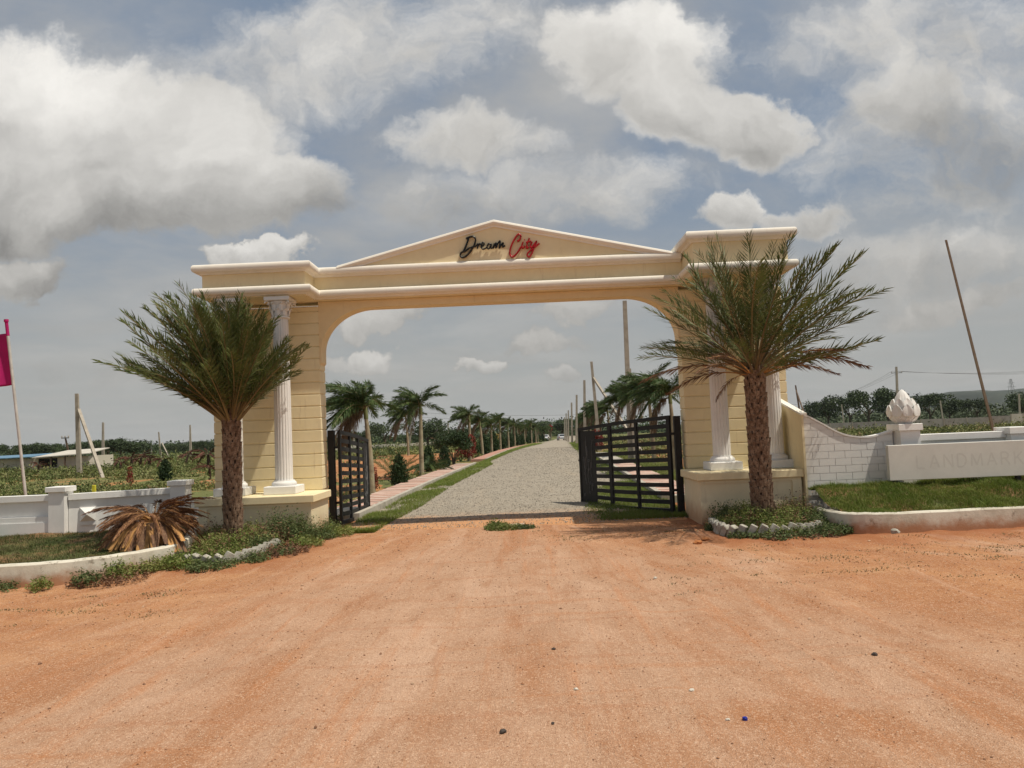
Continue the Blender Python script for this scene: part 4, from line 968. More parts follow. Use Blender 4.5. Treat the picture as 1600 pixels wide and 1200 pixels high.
DF = [frond_mesh('frond', 1.0, 48, .185, .0095, d, 60, .35, 30 + i, [date_leaf, date_rachis], .20, rad=.0085, curl=c, plume=.5) for i, (d, c) in enumerate([(.25, .1), (.45, -.15), (.65, .2), (.10, 0)])]
DD = [frond_mesh('frond', 1.0, 40, .17, .011, .9, 40, -.2, 40 + i, [dry_leaf, dry_gold], .25, rad=.008, curl=c, plume=.9) for i, c in enumerate((.3, -.3))]
def frond(parent, mesh, p, az, el, L, roll=0, label=None):
    o = bpy.data.objects.new('frond', mesh); col.objects.link(o); o.parent = parent; o.location = p
    x = Vector((math.cos(el) * math.cos(az), math.cos(el) * math.sin(az), math.sin(el)))
    y = Vector((-math.sin(az), math.cos(az), 0)); z = x.cross(y)
    m = Matrix((x, y, z)).transposed().to_4x4() @ Matrix.Rotation(roll, 4, 'X')
    o.rotation_euler = m.to_euler(); o.scale = (L, L, L)
    if label: o['label'] = label
    return o
def date_trunk(root, h, r0, r1, seed, rows):
    rs = random.Random(seed); g = G(); zs = np.linspace(-.2, h + .05, 10); g.tube([(0, 0, z) for z in zs], [(r0 + (r1 - r0) * max(0, z / h)) * .86 for z in zs], 14); core = g.build('trunk', trunk_core, root)
    g = G()
    per = 9
    for i in range(rows):
        z = .02 + (h - .02) * i / rows
        for j in range(per):
            a = 2 * math.pi * (j + .5 * (i % 2) + i * .07) / per + rs.uniform(-.06, .06); r = (r0 + (r1 - r0) * z / h); w_ = r * .33 * rs.uniform(.85, 1.15); hh = h / rows * 1.9 * rs.uniform(.8, 1.1)
            ca, sa = math.cos(a), math.sin(a); o_ = r * rs.uniform(.10, .24) 
            def p(rr, s_, zz_): return (ca * rr - sa * s_, sa * rr + ca * s_, z + zz_)
            V = [p(r * .80, -w_, 0), p(r * .80, w_, 0), p(r * .92, -w_ * .75, hh * .75), p(r * .92, w_ * .75, hh * .75), p(r + o_ * .35, 0, hh * .1), p(r + o_, -w_ * .45, hh), p(r + o_, w_ * .45, hh), p(r * .85, 0, hh * 1.0)]
            g.add(V, [(0, 4, 5, 2), (4, 1, 3, 6)], [(4, 6, 5)], 0); g.add(V, None, [(2, 5, 7), (6, 3, 7)], 0); g.add(V, None, [(5, 6, 7)], 1 if rs.random() < (.25 if z > h * .55 else .05) else 0)
    b = g.build('frond_boots', [trunk_m, cut_m], root); tag(b, kind='stuff')
    return core
# left date palm
pL_ = empty('date_palm', (-4.44, -2.2, .10), 'date palm with rough scaly trunk and dense upswept crown before the left pylon', 'palm tree')
hL = 2.13; date_trunk(pL_, hL, .140, .132, 2, 19)
rs = random.Random(4)
for i in range(150):
    u = i / 150; az_ = i * 2.39996 + rs.uniform(-.2, .2); el = R(22 + 66 * u ** .85 + rs.uniform(-9, 9))
    L = (1.45 + .55 * rs.random()) * (1.0 + .08 * u)
    bx_ = math.cos(az_) 
    if bx_ < 0: L *= 1.0 + .14 * abs(bx_) * (1 - u * .5)
    else: el = min(R(88), el + R(16) * bx_); L *= 1 - .14 * bx_
    el = max(el, R(37 if bx_ < 0 else 37 + 13 * bx_))
    c, s_ = math.cos(az_), math.sin(az_); rr = .13 * (1 - u * .8)
    frond(pL_, DF[rs.randrange(4) if u > .3 else rs.choice((0, 1, 3))], (c * rr, s_ * rr, hL - .12 + .30 * u), az_, el, L, rs.uniform(-.5, .5))
# right date palm
pR_ = empty('date_palm', (4.27, -2.1, .10), 'date palm with stout diamond-patterned trunk and open spreading crown before the right pylon', 'palm tree')
hR = 2.50; date_trunk(pR_, hR, .165, .150, 8, 22)
expl = [(60, 2.45, 5), (52, 2.62, 20), (45, 2.5, -15), (33, 2.7, 10), (40, 2.3, 30), (22, 2.05, -10), (152, 1.95, 0), (160, 1.85, 30), (138, 2.0, -25), (120, 2.15, 10), (105, 2.25, -10), (88, 2.3, 15), (78, 2.3, -20), (168, 1.7, 10), (68, 2.35, 25), (127, 2.0, 30)]
rs = random.Random(9)
for (ang, L, dep) in expl:
    a = R(ang); d = Vector((math.cos(a), math.tan(R(dep)) * .6 * abs(math.cos(a)) , math.sin(a))).normalized()
    az_ = math.atan2(d.y, d.x); el = math.asin(d.z); frond(pR_, DF[rs.choice((0, 3, 0, 1))], (math.cos(az_) * .1, math.sin(az_) * .1, hR + .06), az_, el + R(7), L, rs.uniform(-.4, .4))
for i in range(46):
    u = i / 46; az_ = i * 2.39996; el = R(14 + 66 * u + rs.uniform(-6, 6)); L = 1.45 + .6 * rs.random() + .2 * u
    if math.cos(az_) < -.3: el += R(8)
    rr = .16 * (1 - u * .8); frond(pR_, DF[rs.randrange(4)], (math.cos(az_) * rr, math.sin(az_) * rr, hR - .10 + .28 * u), az_, el, L, rs.uniform(-.5, .5))
for i, (ang, L, dep, m) in enumerate([(13, 1.95, 5, 0), (170, 1.75, 0, 1), (178, 1.45, 35, 0), (20, 1.35, 40, 1), (8, 1.2, -50, 0), (165, 1.3, -45, 1), (150, 1.2, -60, 0), (200, .9, -30, 1), (30, 1.3, -55, 0)]):
    a = R(ang); d = Vector((math.cos(a), math.sin(R(dep)), math.sin(a))).normalized(); az_ = math.atan2(d.y, d.x); el = math.asin(d.z)
    frond(pR_, DD[m], (math.cos(az_) * .14, math.sin(az_) * .14, hR - .06), az_, el + R(12), L, rs.uniform(-.4, .4), 'dry brown frond')
# dead palm on the left lawn
dp = empty('dead_palm', (-5.32, -3.1, .25), 'dead brown trunkless palm with drooping dried fronds on the left lawn', 'dead palm')
DP = [frond_mesh('frond', 1.0, 48, .20, .016, d, 34, -.1, 50 + i, [dry_brown, dry_gold], .22, rad=.012, curl=c, plume=.9) for i, (d, c) in enumerate([(1.5, .2), (1.9, -.2), (1.1, 0)])]
g = G(); g.lathe([(.10, -.1), (.15, .1), (.15, .3), (.08, .42), (.02, .46)], (0, 0, 0), 12); g.build('stump', dry_gold, dp)
rs = random.Random(5)
for i in range(84):
    az_ = i * 2.4 + rs.uniform(-.2, .2); u = i / 84; el = R(-4 + 52 * u + rs.uniform(-8, 8)); L = .46 + .25 * rs.random() + .10 * u
    if math.cos(az_) > .55 and rs.random() < .5: el += R(18)
    frond(dp, DP[rs.randrange(3)], (math.cos(az_) * .1, math.sin(az_) * .1, .30 + .12 * u), az_, el, L, rs.uniform(-.6, .6))
frond(dp, DP[2], (0, 0, .4), R(-20), R(52), .80, 0); frond(dp, DP[2], (0, 0, .4), R(15), R(42), .72, .3)
for i in range(58):   # broad golden leaf bases hanging down on the viewer's side
    az_ = R(-90) + rs.uniform(-1.25, 1.25); g = G(); w_ = rs.uniform(.035, .062); L = rs.uniform(.28, .50); V = []
    for t in np.linspace(0, 1, 6):
        r_ = .26 + .26 * t + rs.uniform(0, .02) + (.16 * t if i % 2 else 0); z_ = .36 + .05 * math.sin(t * 3.1) - L * t ** 1.4; ww = w_ * (.6 + .7 * math.sin(math.pi * min(1, t * .85 + .1)))
        for s_, dr in ((-1, -.014), (0, .012), (1, -.014)): V.append((math.cos(az_) * (r_ + dr) - math.sin(az_) * ww * s_, math.sin(az_) * (r_ + dr) + math.cos(az_) * ww * s_, z_))
    g.add(V, [(3 * a + b, 3 * a + b + 1, 3 * a + b + 4, 3 * a + b + 3) for a in range(5) for b in range(2)]); g.build('leaf_sheath', [dry_gold, dry_leaf][i % 3 == 2], dp, True)

# foxtail palms
FW_ = (-.22, 0, -.05)
FX = [frond_mesh('frond', 1.0, 70, .26, .022, d, 62, 0, 60 + i, [fox_leaf, date_rachis], .10, rad=.012, plume=1.5, curl=c) for i, (d, c) in enumerate([(1.4, .1), (1.9, -.2), (1.0, .2)])]
FXD = [frond_mesh('frond', 1.0, 60, .26, .018, 2.0, 55, 0, 70, [fox_dry, date_rachis], .10, rad=.012, plume=1.5)]
def foxtail(loc, h, R_, label, seed, dry=3, nf=13, windk=1.0, group=None):
    rs = random.Random(seed); r = empty('foxtail_palm', loc, label, 'palm tree', group)
    g = G(); zs = np.linspace(0, h, 12); lean = rs.uniform(-.06, .02) * h
    g.tube([(lean * (z / h) ** 2, 0, z - (.1 if z == 0 else 0)) for z in zs], [np.interp(z / h, [0, .08, .5, .86, 1], [.135, .10, .095, .07, .06]) for z in zs], 12); g.build('trunk', fox_trunk, r, True)
    g = G(); g.tube([(lean, 0, h - .02), (lean - .01, 0, h + .2), (lean - .02, 0, h + .5)], [.075, .07, .03], 10); g.build('crownshaft', crown_shaft, r, True)
    for i in range(nf):
        u = i / nf; a = i * 2.39996 + rs.uniform(-.3, .3); el = R(10 + 62 * u + rs.uniform(-8, 8))
        d = Vector((math.cos(a) * math.cos(el) - .62 * windk, math.sin(a) * math.cos(el), math.sin(el) + .10)).normalized()
        frond(r, FX[rs.randrange(3)], (lean - .02, 0, h + .30 + .1 * u), math.atan2(d.y, d.x), math.asin(d.z), R_ * rs.uniform(.8, 1.1), rs.uniform(-.5, .5))
    for i in range(dry):
        a = math.pi + rs.uniform(-.9, .9); frond(r, FXD[0], (lean - .02, 0, h + .22), a, R(rs.uniform(-18, 8)), R_ * rs.uniform(.8, 1.0), 0, 'dried grey-brown frond')
    return r
foxtail((-4.43, 9.3, 0), 2.35, 1.35, 'largest foxtail palm with a dense wind-blown crown just behind the left gate leaf', 1, 10, 36)
foxtail((-3.92, 17.4, 0), 2.65, 1.25, 'slender foxtail palm beside the left footpath, second from the gate', 2, 4, 22)
foxtail(tuple(at(638, 701, 50) * (1, 1, 0)), 3.0, 1.9, 'foxtail palm standing in the bare soil field far behind the left footpath', 3, 4, 20)
ordn = ['third', 'fourth', 'fifth', 'sixth', 'seventh', 'eighth', 'ninth', 'tenth', 'eleventh', 'twelfth', 'thirteenth', 'fourteenth', 'fifteenth', 'sixteenth', 'seventeenth', 'eighteenth', 'nineteenth', 'twentieth']
GL_, GR_ = 'foxtail palms in a row left of the gravel road', 'foxtail palms in a row right of the gravel road'
for i, yv in enumerate([35, 43, 51, 59, 68, 77, 86, 96, 106, 117, 129, 141, 154, 168, 182]):
    if i < 5: foxtail((kx(yv) - 1.25, yv, float(gh(0, yv))), 2.25 + .3 * math.sin(i * 2.1 + 1), 1.35 + .2 * math.sin(i * 4.), 'foxtail palm in the row left of the gravel road, %s from the gate' % ordn[i], 20 + i, 3, 20, 1, GL_)
    else:
        src = [o for o in col.objects if o.name.startswith('foxtail_palm') and o.get('group') == GL_][i % 5]
        clone(src, (kx(yv) - 1.25 + .35 * math.sin(i * 5.), yv, float(gh(0, yv))), 1.3 * math.sin(i * 7.), .88 + .22 * abs(math.sin(i * 3.7)), 'foxtail palm in the row left of the gravel road, %s from the gate' % ordn[i], GL_)
yR = [13.5, 19.5, 28, 46, 58, 70, 84, 98, 112, 128, 146]; ordr = ['nearest', 'second'] + ordn
srcR = []
for i, yv in enumerate(yR):
    lab = 'foxtail palm right of the gravel road, %s from the gate' % ordr[i]
    xx = rx(yv) + 2.0
    if i < 3: srcR.append(foxtail((xx, yv, 0), [2.55, 2.9, 3.0][i], 1.35 + .1 * i, lab, 40 + i, 5, 26, 1, GR_))
    else: clone(srcR[i % 3], (xx, yv, float(gh(0, yv))), 0, 1.05, lab, GR_)

# ------------------------------------------------------------------ shrubs
def cloud_mesh(name, blobs, n, size, mats, seed, up=.0, m_of=None, aspect=.5):
    rs = np.random.default_rng(seed); g = G(); Wt = np.array([b[3] * b[4] * b[5] for b in blobs]) ** .7; Wt /= Wt.sum()
    for b, w_ in zip(blobs, Wt):
        k_ = int(n * w_); d = rs.normal(size=(k_, 3)); d /= np.linalg.norm(d, axis=1)[:, None]; r = rs.uniform(.35, 1, k_) ** .5
        lump = 1 + .16 * np.sin(d[:, 0] * 6 + seed) * np.sin(d[:, 1] * 7 + seed * 2) + .12 * np.sin(d[:, 2] * 9 + d[:, 0] * 5)
        P = np.array(b[:3]) + d * (r * lump)[:, None] * np.array(b[3:6]); N = rs.normal(size=(k_, 3)) + d * .4 + np.array((0, 0, up))
        V, Q = leafquads(P, N, rs.uniform(.6, 1.3, k_) * size, rs.uniform(.6, 1.3, k_) * size * aspect, rs=rs); g.add(V, Q, m=(b[6] if len(b) > 6 else 0))
    return g.build(name, mats, None, link=False).data
def meshobj(name, me, parent=None): 
    o = bpy.data.objects.new(name, me); col.objects.link(o); o.parent = parent; return o
cyp_me = [cloud_mesh('foliage', [(0, 0, .42, .36, .36, .40), (0, 0, .68, .26, .26, .34), (0, 0, .88, .15, .15, .24), (0, 0, .2, .34, .34, .22)], 4200, .075, cyp_leaf, 3 + i, 1.2, aspect=.45) for i in range(2)]
st_me = None
def shrub(name, me, loc, s, label, group, cat='shrub', stem=True):
    global st_me
    r = empty(name, loc, label, cat, group); r.scale = (s, s, s) if not isinstance(s, tuple) else s
    meshobj('foliage', me, r)
    if stem:
        if st_me is None:
            g = G(); g.tube([(0, 0, -.05), (.01, 0, .3), (0, .01, .5)], [.03, .022, .012], 6); st_me = g.build('stem', bark, None, link=False).data
        meshobj('stem', st_me, r)
    return r
GC = 'clipped dark cypress shrubs beside the left footpath'
cyl = [(-3.98, 11.9, 1.02, 'rounded cone-shaped dark cypress shrub nearest the left gate leaf'), (-3.78, 25.6, 1.05, 'dark conical cypress shrub before the big dark bush'), (-4.25, 22.5, 1.1, 'dark bushy cypress shrub standing among palm fronds left of the big dark bush')]
for i, (x, y, s, lb) in enumerate(cyl): shrub('cypress_shrub', cyp_me[i % 2], (x, y, 0), (s * .95, s * .95, s), lb, GC)
for i, yv in enumerate([39, 47, 55, 63, 72, 81, 91, 101, 112, 123, 135, 148]):
    shrub('cypress_shrub', cyp_me[i % 2], (kx(yv) - 1.5, yv, float(gh(0, yv))), 1.35 + .15 * (i % 3), 'dark cypress shrub between the palms left of the road, %s beyond the red shrub' % (['first', 'second'] + ordn)[i], GC)
shrub('cypress_shrub', cyp_me[0], (-17.3, 22.8, 0), 1.0, 'lone dark green cypress shrub in the scrub field left of the arch', None)
for i, (px_, yv, s) in enumerate([(1448, 9, .62), (1480, 9.4, .66), (1352, 12, .62)]):
    p = at(px_, 660, yv); shrub('cypress_shrub', cyp_me[1], (p[0], p[1], .62 + .0 * i), s, ['small dark shrub just right of the lotus pillar behind the wall', 'small dark shrub behind the wall, second right of the lotus pillar', 'small dark shrub behind the dip of the curved wall'][i], None, stem=True).location.z = .45
red_me = cloud_mesh('foliage', [(0, 0, .55, .42, .42, .45), (.15, 0, .9, .25, .25, .35), (-.3, 0, .35, .3, .3, .3)], 2200, .085, red_leaf, 9, .5)
shrub('red_shrub', red_me, (-3.15, 34.0, 0), 1.35, 'rusty red leafed shrub beside the footpath left of the road', None)
for i, (x, y, s) in enumerate([(5.75, 41, 1.25), (6.1, 45, 1.25), (6.5, 50, 1.3), (6.9, 55.5, 1.3), (7.4, 61, 1.3)]):
    shrub('red_shrub', red_me, (x, y, 0), s, '%s deep red shrub in the row right of the gravel road' % ['nearest', 'second', 'third', 'fourth', 'fifth'][i], 'red shrubs right of the gravel road')
cro_me = cloud_mesh('foliage', [(0, 0, .3, .14, .14, .3), (0, 0, .6, .10, .10, .25)], 420, .07, red_leaf, 13, 1)
shrub('croton_shrub', cro_me, tuple(at(585, 742, 10.5) * (1, 1, 0)), .95, 'thin upright magenta red shrub seen beside the left gate leaf', None)
shrub('croton_shrub', cro_me, tuple(at(203, 755, 19) * (1, 1, 0)), 1.1, 'thin brownish red shrub in the scrub field left of the arch', None)
gold_me = cloud_mesh('foliage', [(0, 0, .6, .4, .4, .5)], 700, .12, gold_leaf, 14)
shrub('golden_shrub', gold_me, (kx(66) - 2.1, 66, -.1), 1.5, 'yellow leafed shrub among the palms left of the road', None)
# big bush
bb = empty('dark_bush', (-3.75, 30.5, 0), 'large dark green multi-stemmed bush with rounded crown beside the left footpath', 'bush')
rs = random.Random(3); bl_ = [(rs.uniform(-1.1, 1.0), rs.uniform(-.6, .6), rs.uniform(1.0, 1.65), rs.uniform(.35, .6), rs.uniform(.35, .6), rs.uniform(.28, .42)) for _ in range(14)] + [(-.6, 0, 1.2, .6, .5, .35), (.6, 0, 1.25, .6, .5, .4)]
meshobj('crown', cloud_mesh('crown', bl_, 6500, .11, bush_leaf, 4), bb)
for i in range(7):
    a = rs.uniform(0, 6.28); g = G(); g.tube([(math.cos(a) * .05, math.sin(a) * .05, -.05), (math.cos(a) * .15, math.sin(a) * .12, .5), (math.cos(a) * .6, math.sin(a) * .3, 1.2)], [.035, .028, .012], 6); g.build('stem', bark, bb)
# low arching palm and dark cycads beside the path
cy = empty('cycad_plant', (-3.95, 20.4, 0), 'low dark cycad with arching fronds between path and bare soil', 'plant')
for i in range(16):
    a = i * 2.4; frond(cy, FX[i % 3], (0, 0, .15), a, R(25 + 35 * rs.random()), .85 + .3 * rs.random())
cy = empty('young_palm', (-4.6, 14.6, 0), 'young trunkless palm with long arching fronds left of the footpath', 'plant')
for i in range(12):
    a = i * 2.4; frond(cy, DF[i % 3], (0, 0, .15), a, R(40 + 25 * rs.random()), 1.1 + .3 * rs.random())
cy = empty('young_palm', (-4.35, 5.2, 0), 'young palm with thin fronds low behind the left gate leaf', 'plant')
for i in range(12):
    a = i * 2.4; frond(cy, DF[i % 3], (0, 0, .1), a, R(35 + 25 * rs.random()), .6 + .3 * rs.random())

# ------------------------------------------------------------------ gate leaves
def gate_leaf(hinge, tip, label, ztop=(1.90, 1.72), zbot=(.08, .03), latch=True):
    hx, hy = hinge; tx, ty = tip; L = math.hypot(tx - hx, ty - hy); a = math.atan2(ty - hy, tx - hx)
    r = empty('gate_leaf', (hx, hy, 0), label, 'gate', 'black metal gate leaves', a)
    zt = lambda s: ztop[0] + (ztop[1] - ztop[0]) * (s / L) ** .9 + .03 * math.sin(math.pi * s / L); zb = lambda s: zbot[0] + (zbot[1] - zbot[0]) * s / L - .03 * math.sin(math.pi * s / L)
    def rail(s0, s1, fz_, h, d=.045, name='rail', oy=0):
        g = G(); n = 8; V = []
        for t in np.linspace(0, 1, n):
            s = s0 + (s1 - s0) * t; z = fz_(s)
            for yy_, zz_ in ((-d / 2 + oy, -h / 2), (d / 2 + oy, -h / 2), (d / 2 + oy, h / 2), (-d / 2 + oy, h / 2)): V.append((s, yy_, z + zz_))
        Q = [(4 * i + j, 4 * i + (j + 1) % 4, 4 * i + 4 + (j + 1) % 4, 4 * i + 4 + j) for i in range(n - 1) for j in range(4)]
        V = np.array(V); g.add(V, [q[::-1] for q in Q]); g.poly(V[:4], [[0, 1, 2, 3]]); g.poly(V[-4:], [[3, 2, 1, 0]]); return g.build(name, black_metal, r)
    def stile(s, w, name='stile', d=.05):
        g = G(); g.box(s - w / 2, s + w / 2, -d / 2, d / 2, zb(s) + .03, zt(s) - .03); return g.build(name, black_metal, r)
    rail(0, L, zt, .075, .056, 'top_rail'); rail(0, L, zb, .075, .056, 'bottom_rail')
    stile(.05, .10, 'hinge_stile'); stile(L - .03, .06, 'end_stile'); stile(L * .33, .075); stile(L * .62, .11)
    # solid end panel with twig pattern
    g = G(); s0, s1 = L * .80, L - .061; g.box(s0, s1, -.012, .012, zb(s0) + .036, zt(s1) - .036); pn = g.build('solid_panel', black_metal, r)
    rs = random.Random(6); g = G()
    for k_ in range(9):
        x = s0 + (s1 - s0) * rs.uniform(.2, .8); z = zb(s0) + rs.uniform(.15, .9); P = [(x, 0, z)]
        for q in range(5): x = min(max(x + rs.uniform(-.05, .05), s0 + .03), s1 - .03); z = min(z + .13, 1.58); P.append((x, 0, z))
        for sy in (-.0165, .0165): g.tube([(p_[0], sy, p_[2]) for p_ in P], .0045, 4)
    for k_ in range(7):
        x = s0 + (s1 - s0) * rs.uniform(.2, .8); z = zb(s0) + rs.uniform(.15, 1.0)
        for sy in (-.0165, .0165): g.tube([(x + .028 * math.cos(t), sy, z + .028 * math.sin(t)) for t in np.linspace(0, 6.28, 9)], .005, 4)
    g.build('twig_pattern', rust_metal, pn)
    for i in range(1, 11):
        f = i / 11; fzz = lambda s, f=f: zb(s) + (zt(s) - zb(s)) * f
        rail(.10, s0, fzz, .086, .022, 'slat')
    if latch:
        g = G(); g.box(L, L + .055, -.01, .01, .98, 1.02); g.build('latch', black_metal, r)
    return r
gate_leaf((3.27, .22), (1.70, 3.25), 'black slatted metal gate leaf standing open on the right, seen broadside')
gate_leaf((-3.30, .45), (-3.285, 3.2), 'black slatted metal gate leaf standing open on the left, seen nearly edge-on', (1.88, 1.66), (.08, .02))
for x, y, lb in ((3.405, .22, 'thick black square gate post at the right pier'), (-3.455, .47, 'thick black square gate post at the left pier')):
    r = empty('gate_post', (x, y, 0), lb, 'post', 'black gate posts'); g = G(); g.bbox(-.062, .062, -.062, .062, -.1, 1.92, .006); g.build('post', black_metal, r)
    for z in (.45, 1.55):
        g = G(); sx = -1 if x > 0 else 1; g.box(min(0, sx * .15) , max(0, sx * .15), -.012, .012, z, z + .05); g.build('hinge', black_metal, r)

# ------------------------------------------------------------------ flag, poles, wires
p0 = at(44, 776, 3.0); p0 = np.array((p0[0] + .02, 3.0, 0)); p1 = at(10, 503, 3.0)
fl = empty('flag_pole', tuple(p0), 'leaning grey pole with a magenta top standing behind the left boundary wall', 'pole')
d = p1 - p0; g = G(); g.tube([d * t for t in np.linspace(0, .93, 8)], .032, 10); g.build('pole', flagpole_m, fl, True)
g = G(); g.tube([d * .931, d * 1.0], .036, 10); g.tube([d * 1.0, d * 1.012], .05, 10); g.build('pole_top', magenta, fl, True)
P = [at(13, 521, 3.0), at(22, 599, 3.0)]; d2_ = P[1] - P[0]; V = []; nx, nz = 26, 22
for i in range(nx):
    for j in range(nz):
        s = i / (nx - 1) * 1.15; t = j / (nz - 1); q = P[0] + d2_ * t; V.append((q[0] - s, q[1] + .09 * math.sin(s * 7 + t * 1.5) * min(1, s * 3), q[2] - .10 * s - .16 * s * s * (.6 + .5 * t) + .03 * math.sin(s * 5 + t * 4)))
g = G(); g.add(V, [(i * nz + j, (i + 1) * nz + j, (i + 1) * nz + j + 1, i * nz + j + 1) for i in range(nx - 1) for j in range(nz - 1)])
o = g.build('flag', magenta, None, True); tag(o, 'magenta cloth flag hanging from the pole at the left edge', 'flag'); sm = o.modifiers.new('solid', 'SOLIDIFY'); sm.thickness = .006
def cpole(bpx, bpy_, tpx, tpy, Y, w0, w1, label, strut=None, mat=concrete, zbase=None, group=None, cross=None):
    b = at(bpx, bpy_, Y); t = at(tpx, tpy, Y); z0 = float(gh(0, Y)) - .1
    dirv = t - b; b2 = b + dirv * ((z0 - b[2]) / dirv[2]); r = empty('utility_pole', tuple(b2), label, 'pole', group)
    dv = t - b2; g = G(); V = []
    for f, w_ in ((0, w0), (1, w1)):
        c = dv * f
        for sx, sy in ((-1, -.7), (1, -.7), (1, .7), (-1, .7)): V.append((c[0] + sx * w_ / 2, c[1] + sy * w_ / 2, c[2]))
    g.add(V, [(3, 2, 1, 0), (4, 5, 6, 7), (0, 1, 5, 4), (1, 2, 6, 5), (2, 3, 7, 6), (3, 0, 4, 7)]); g.build('pole', mat, r)
    if strut:
        s0 = at(strut[0], strut[1], Y) - b2; s1 = at(strut[2], strut[3], Y - strut[4]); k_ = (s1 - b2) - s0; e = s0 + k_ * ((0 - s0[2]) / k_[2]); g = G(); g.bar(s0, e, w1 * .9, w1 * .8); g.build('strut', mat, r)
    if cross:
        for (zf, hw) in cross:
            c = dv * zf; g = G(); g.bar((c[0] - hw, c[1] - .06, c[2]), (c[0] + hw, c[1] - .06, c[2]), .10); ca = g.build('crossarm', steel_m, r)
            for q in (-.9, 0, .9): g = G(); g.lathe([(.05, 0), (.07, .05), (.05, .1), (.06, .14), (.02, .2)], (c[0] + q * hw, c[1] - .06, c[2] + .05), 8); g.build('insulator', concrete, ca)
    return r
GP = 'bare concrete poles in the fields'
cpole(124, 738, 120, 615, 36, .30, .20, 'tall pale concrete pole with a long slanting strut left of the arch', (123, 640, 160, 745, 4), group=GP)
cpole(161, 728, 161, 660, 58, .26, .16, 'slim pale pole right of the strutted concrete pole', group=GP)
cpole(298, 712, 297, 664, 95, .35, .18, 'thin pale pole close left of the left pylon', group=GP)
cpole(251, 712, 248, 675, 112, .30, .18, 'short pale pole with slanting strut behind the lone cypress', (253, 692, 263, 712, 2), group=GP)
cpole(224, 712, 228, 688, 125, .25, .16, 'short leaning pale stub pole in the far left field', group=GP)
cpole(111, 727, 102, 683, 64, .20, .14, 'leaning dark wooden pole with a small crossarm behind the shed', None, wood_m, cross=[(.97, .38)])
cpole(237, 712, 236, 690, 180, .3, .2, 'tiny far crossarm pole in the left field', None, concrete_d, cross=[(.96, .8)])
GP2 = 'concrete poles in a line right of the gravel road'
cpole(986, 720, 976, 470, 24.4, .26, .20, 'tallest concrete pole seen above the right gate leaf', None, group=GP2)
r = cpole(994, 720, 983, 576, 24.2, .24, .18, 'shorter concrete post paired with the tallest pole above the right gate leaf', None, group=GP2)
cpole(937, 700, 924, 565, 44, .26, .18, 'leaning concrete pole with a slanting strut beyond the right gate leaf', (927, 590, 978, 668, 4), group=GP2)
for i, (bx_, by, tx, ty, Y) in enumerate([(914, 690, 913, 594, 62), (901, 690, 901, 617, 80), (894, 688, 893, 629, 98), (888, 687, 888, 641, 118), (885, 686, 884.5, 646, 135), (882.5, 686, 882, 652, 155)]):
    cpole(bx_, by, tx, ty, Y, .30, .22, 'slim pole in the receding line right of the road, %s beyond the strutted one' % (['first', 'second'] + ordn)[i], group=GP2)
cpole(1551, 668, 1478, 375, 20, .11, .08, 'tall thin leaning bamboo pole behind the right boundary wall', None, simple('bamboo', (.26, .19, .13), (.20, .13, .10), .8, 3))
tp = cpole(1403, 640, 1400.5, 573, 118, .45, .30, 'concrete pole with crossarm rising behind the lotus finial', None, concrete, cross=[(.90, .95)])
cpole(1471, 640, 1469, 626, 150, .3, .25, 'short far pole in front of the hills', None, group=GP)
cpole(1593, 638, 1592, 615, 120, .3, .25, 'pale far pole near the right edge of the view', None, group=GP)
cpole(1317, 648, 1315, 632, 130, .22, .18, 'thin pale post in front of the trees right of the arch', None, group=GP)
cpole(1249, 640, 1243, 602, 75, .22, .14, 'dark thin pole just right of the right pylon', (1244, 610, 1256, 645, 2), wood_m)
for i, (x, y) in enumerate([(553, 655), (686, 655), (701, 656)]): cpole(x, 700, x - 1, y + 2, 110 + i * 8, .3, .2, ['thin pale pole behind the largest foxtail palm', 'thin pale pole in the gap left of the big dark bush', 'thin pale pole above the big dark bush'][i], None, group=GP)
cpole(640, 690, 643, 668, 95, .3, .22, 'short pale leaning post in the bare soil field', None, group=GP)
# cables
def cable(a, b, sag, label, r=.02):
    a = np.array(a); b = np.array(b); t = np.linspace(0, 1, 24); P = a + (b - a) * t[:, None]; P[:, 2] -= sag * 4 * t * (1 - t); g = G(); g.tube(P, r, 4)
    tag(g.build('cable', wire_m), label, 'cable', 'overhead cables')
for i, q in enumerate((1394, 1401, 1409)):
    a = at(q, 580, 118); cable(a, at(1790 + i * 8, 560 + 4 * i, 118 + 10 * i), 1.2, 'overhead cable running right from the crossarm pole, %s' % ['nearest', 'middle', 'farthest'][i], .016)
    cable(a, at(1225, 632 + 5 * i, 150 + 60 * i), 1.6, 'overhead cable running left from the crossarm pole, %s' % ['highest', 'middle', 'lowest'][i], .016)
for i, (x0, y0, x1, y1) in enumerate([(660, 645, 900, 648), (660, 652, 900, 656), (660, 658, 900, 661), (0, 705, 640, 668)]):
    cable(at(x0, y0, 230), at(x1, y1, 230), .5, ['topmost faint cable above the palm row', 'middle faint cable above the palm row', 'lowest faint cable above the palm row', 'long faint cable over the left field'][i], .03)
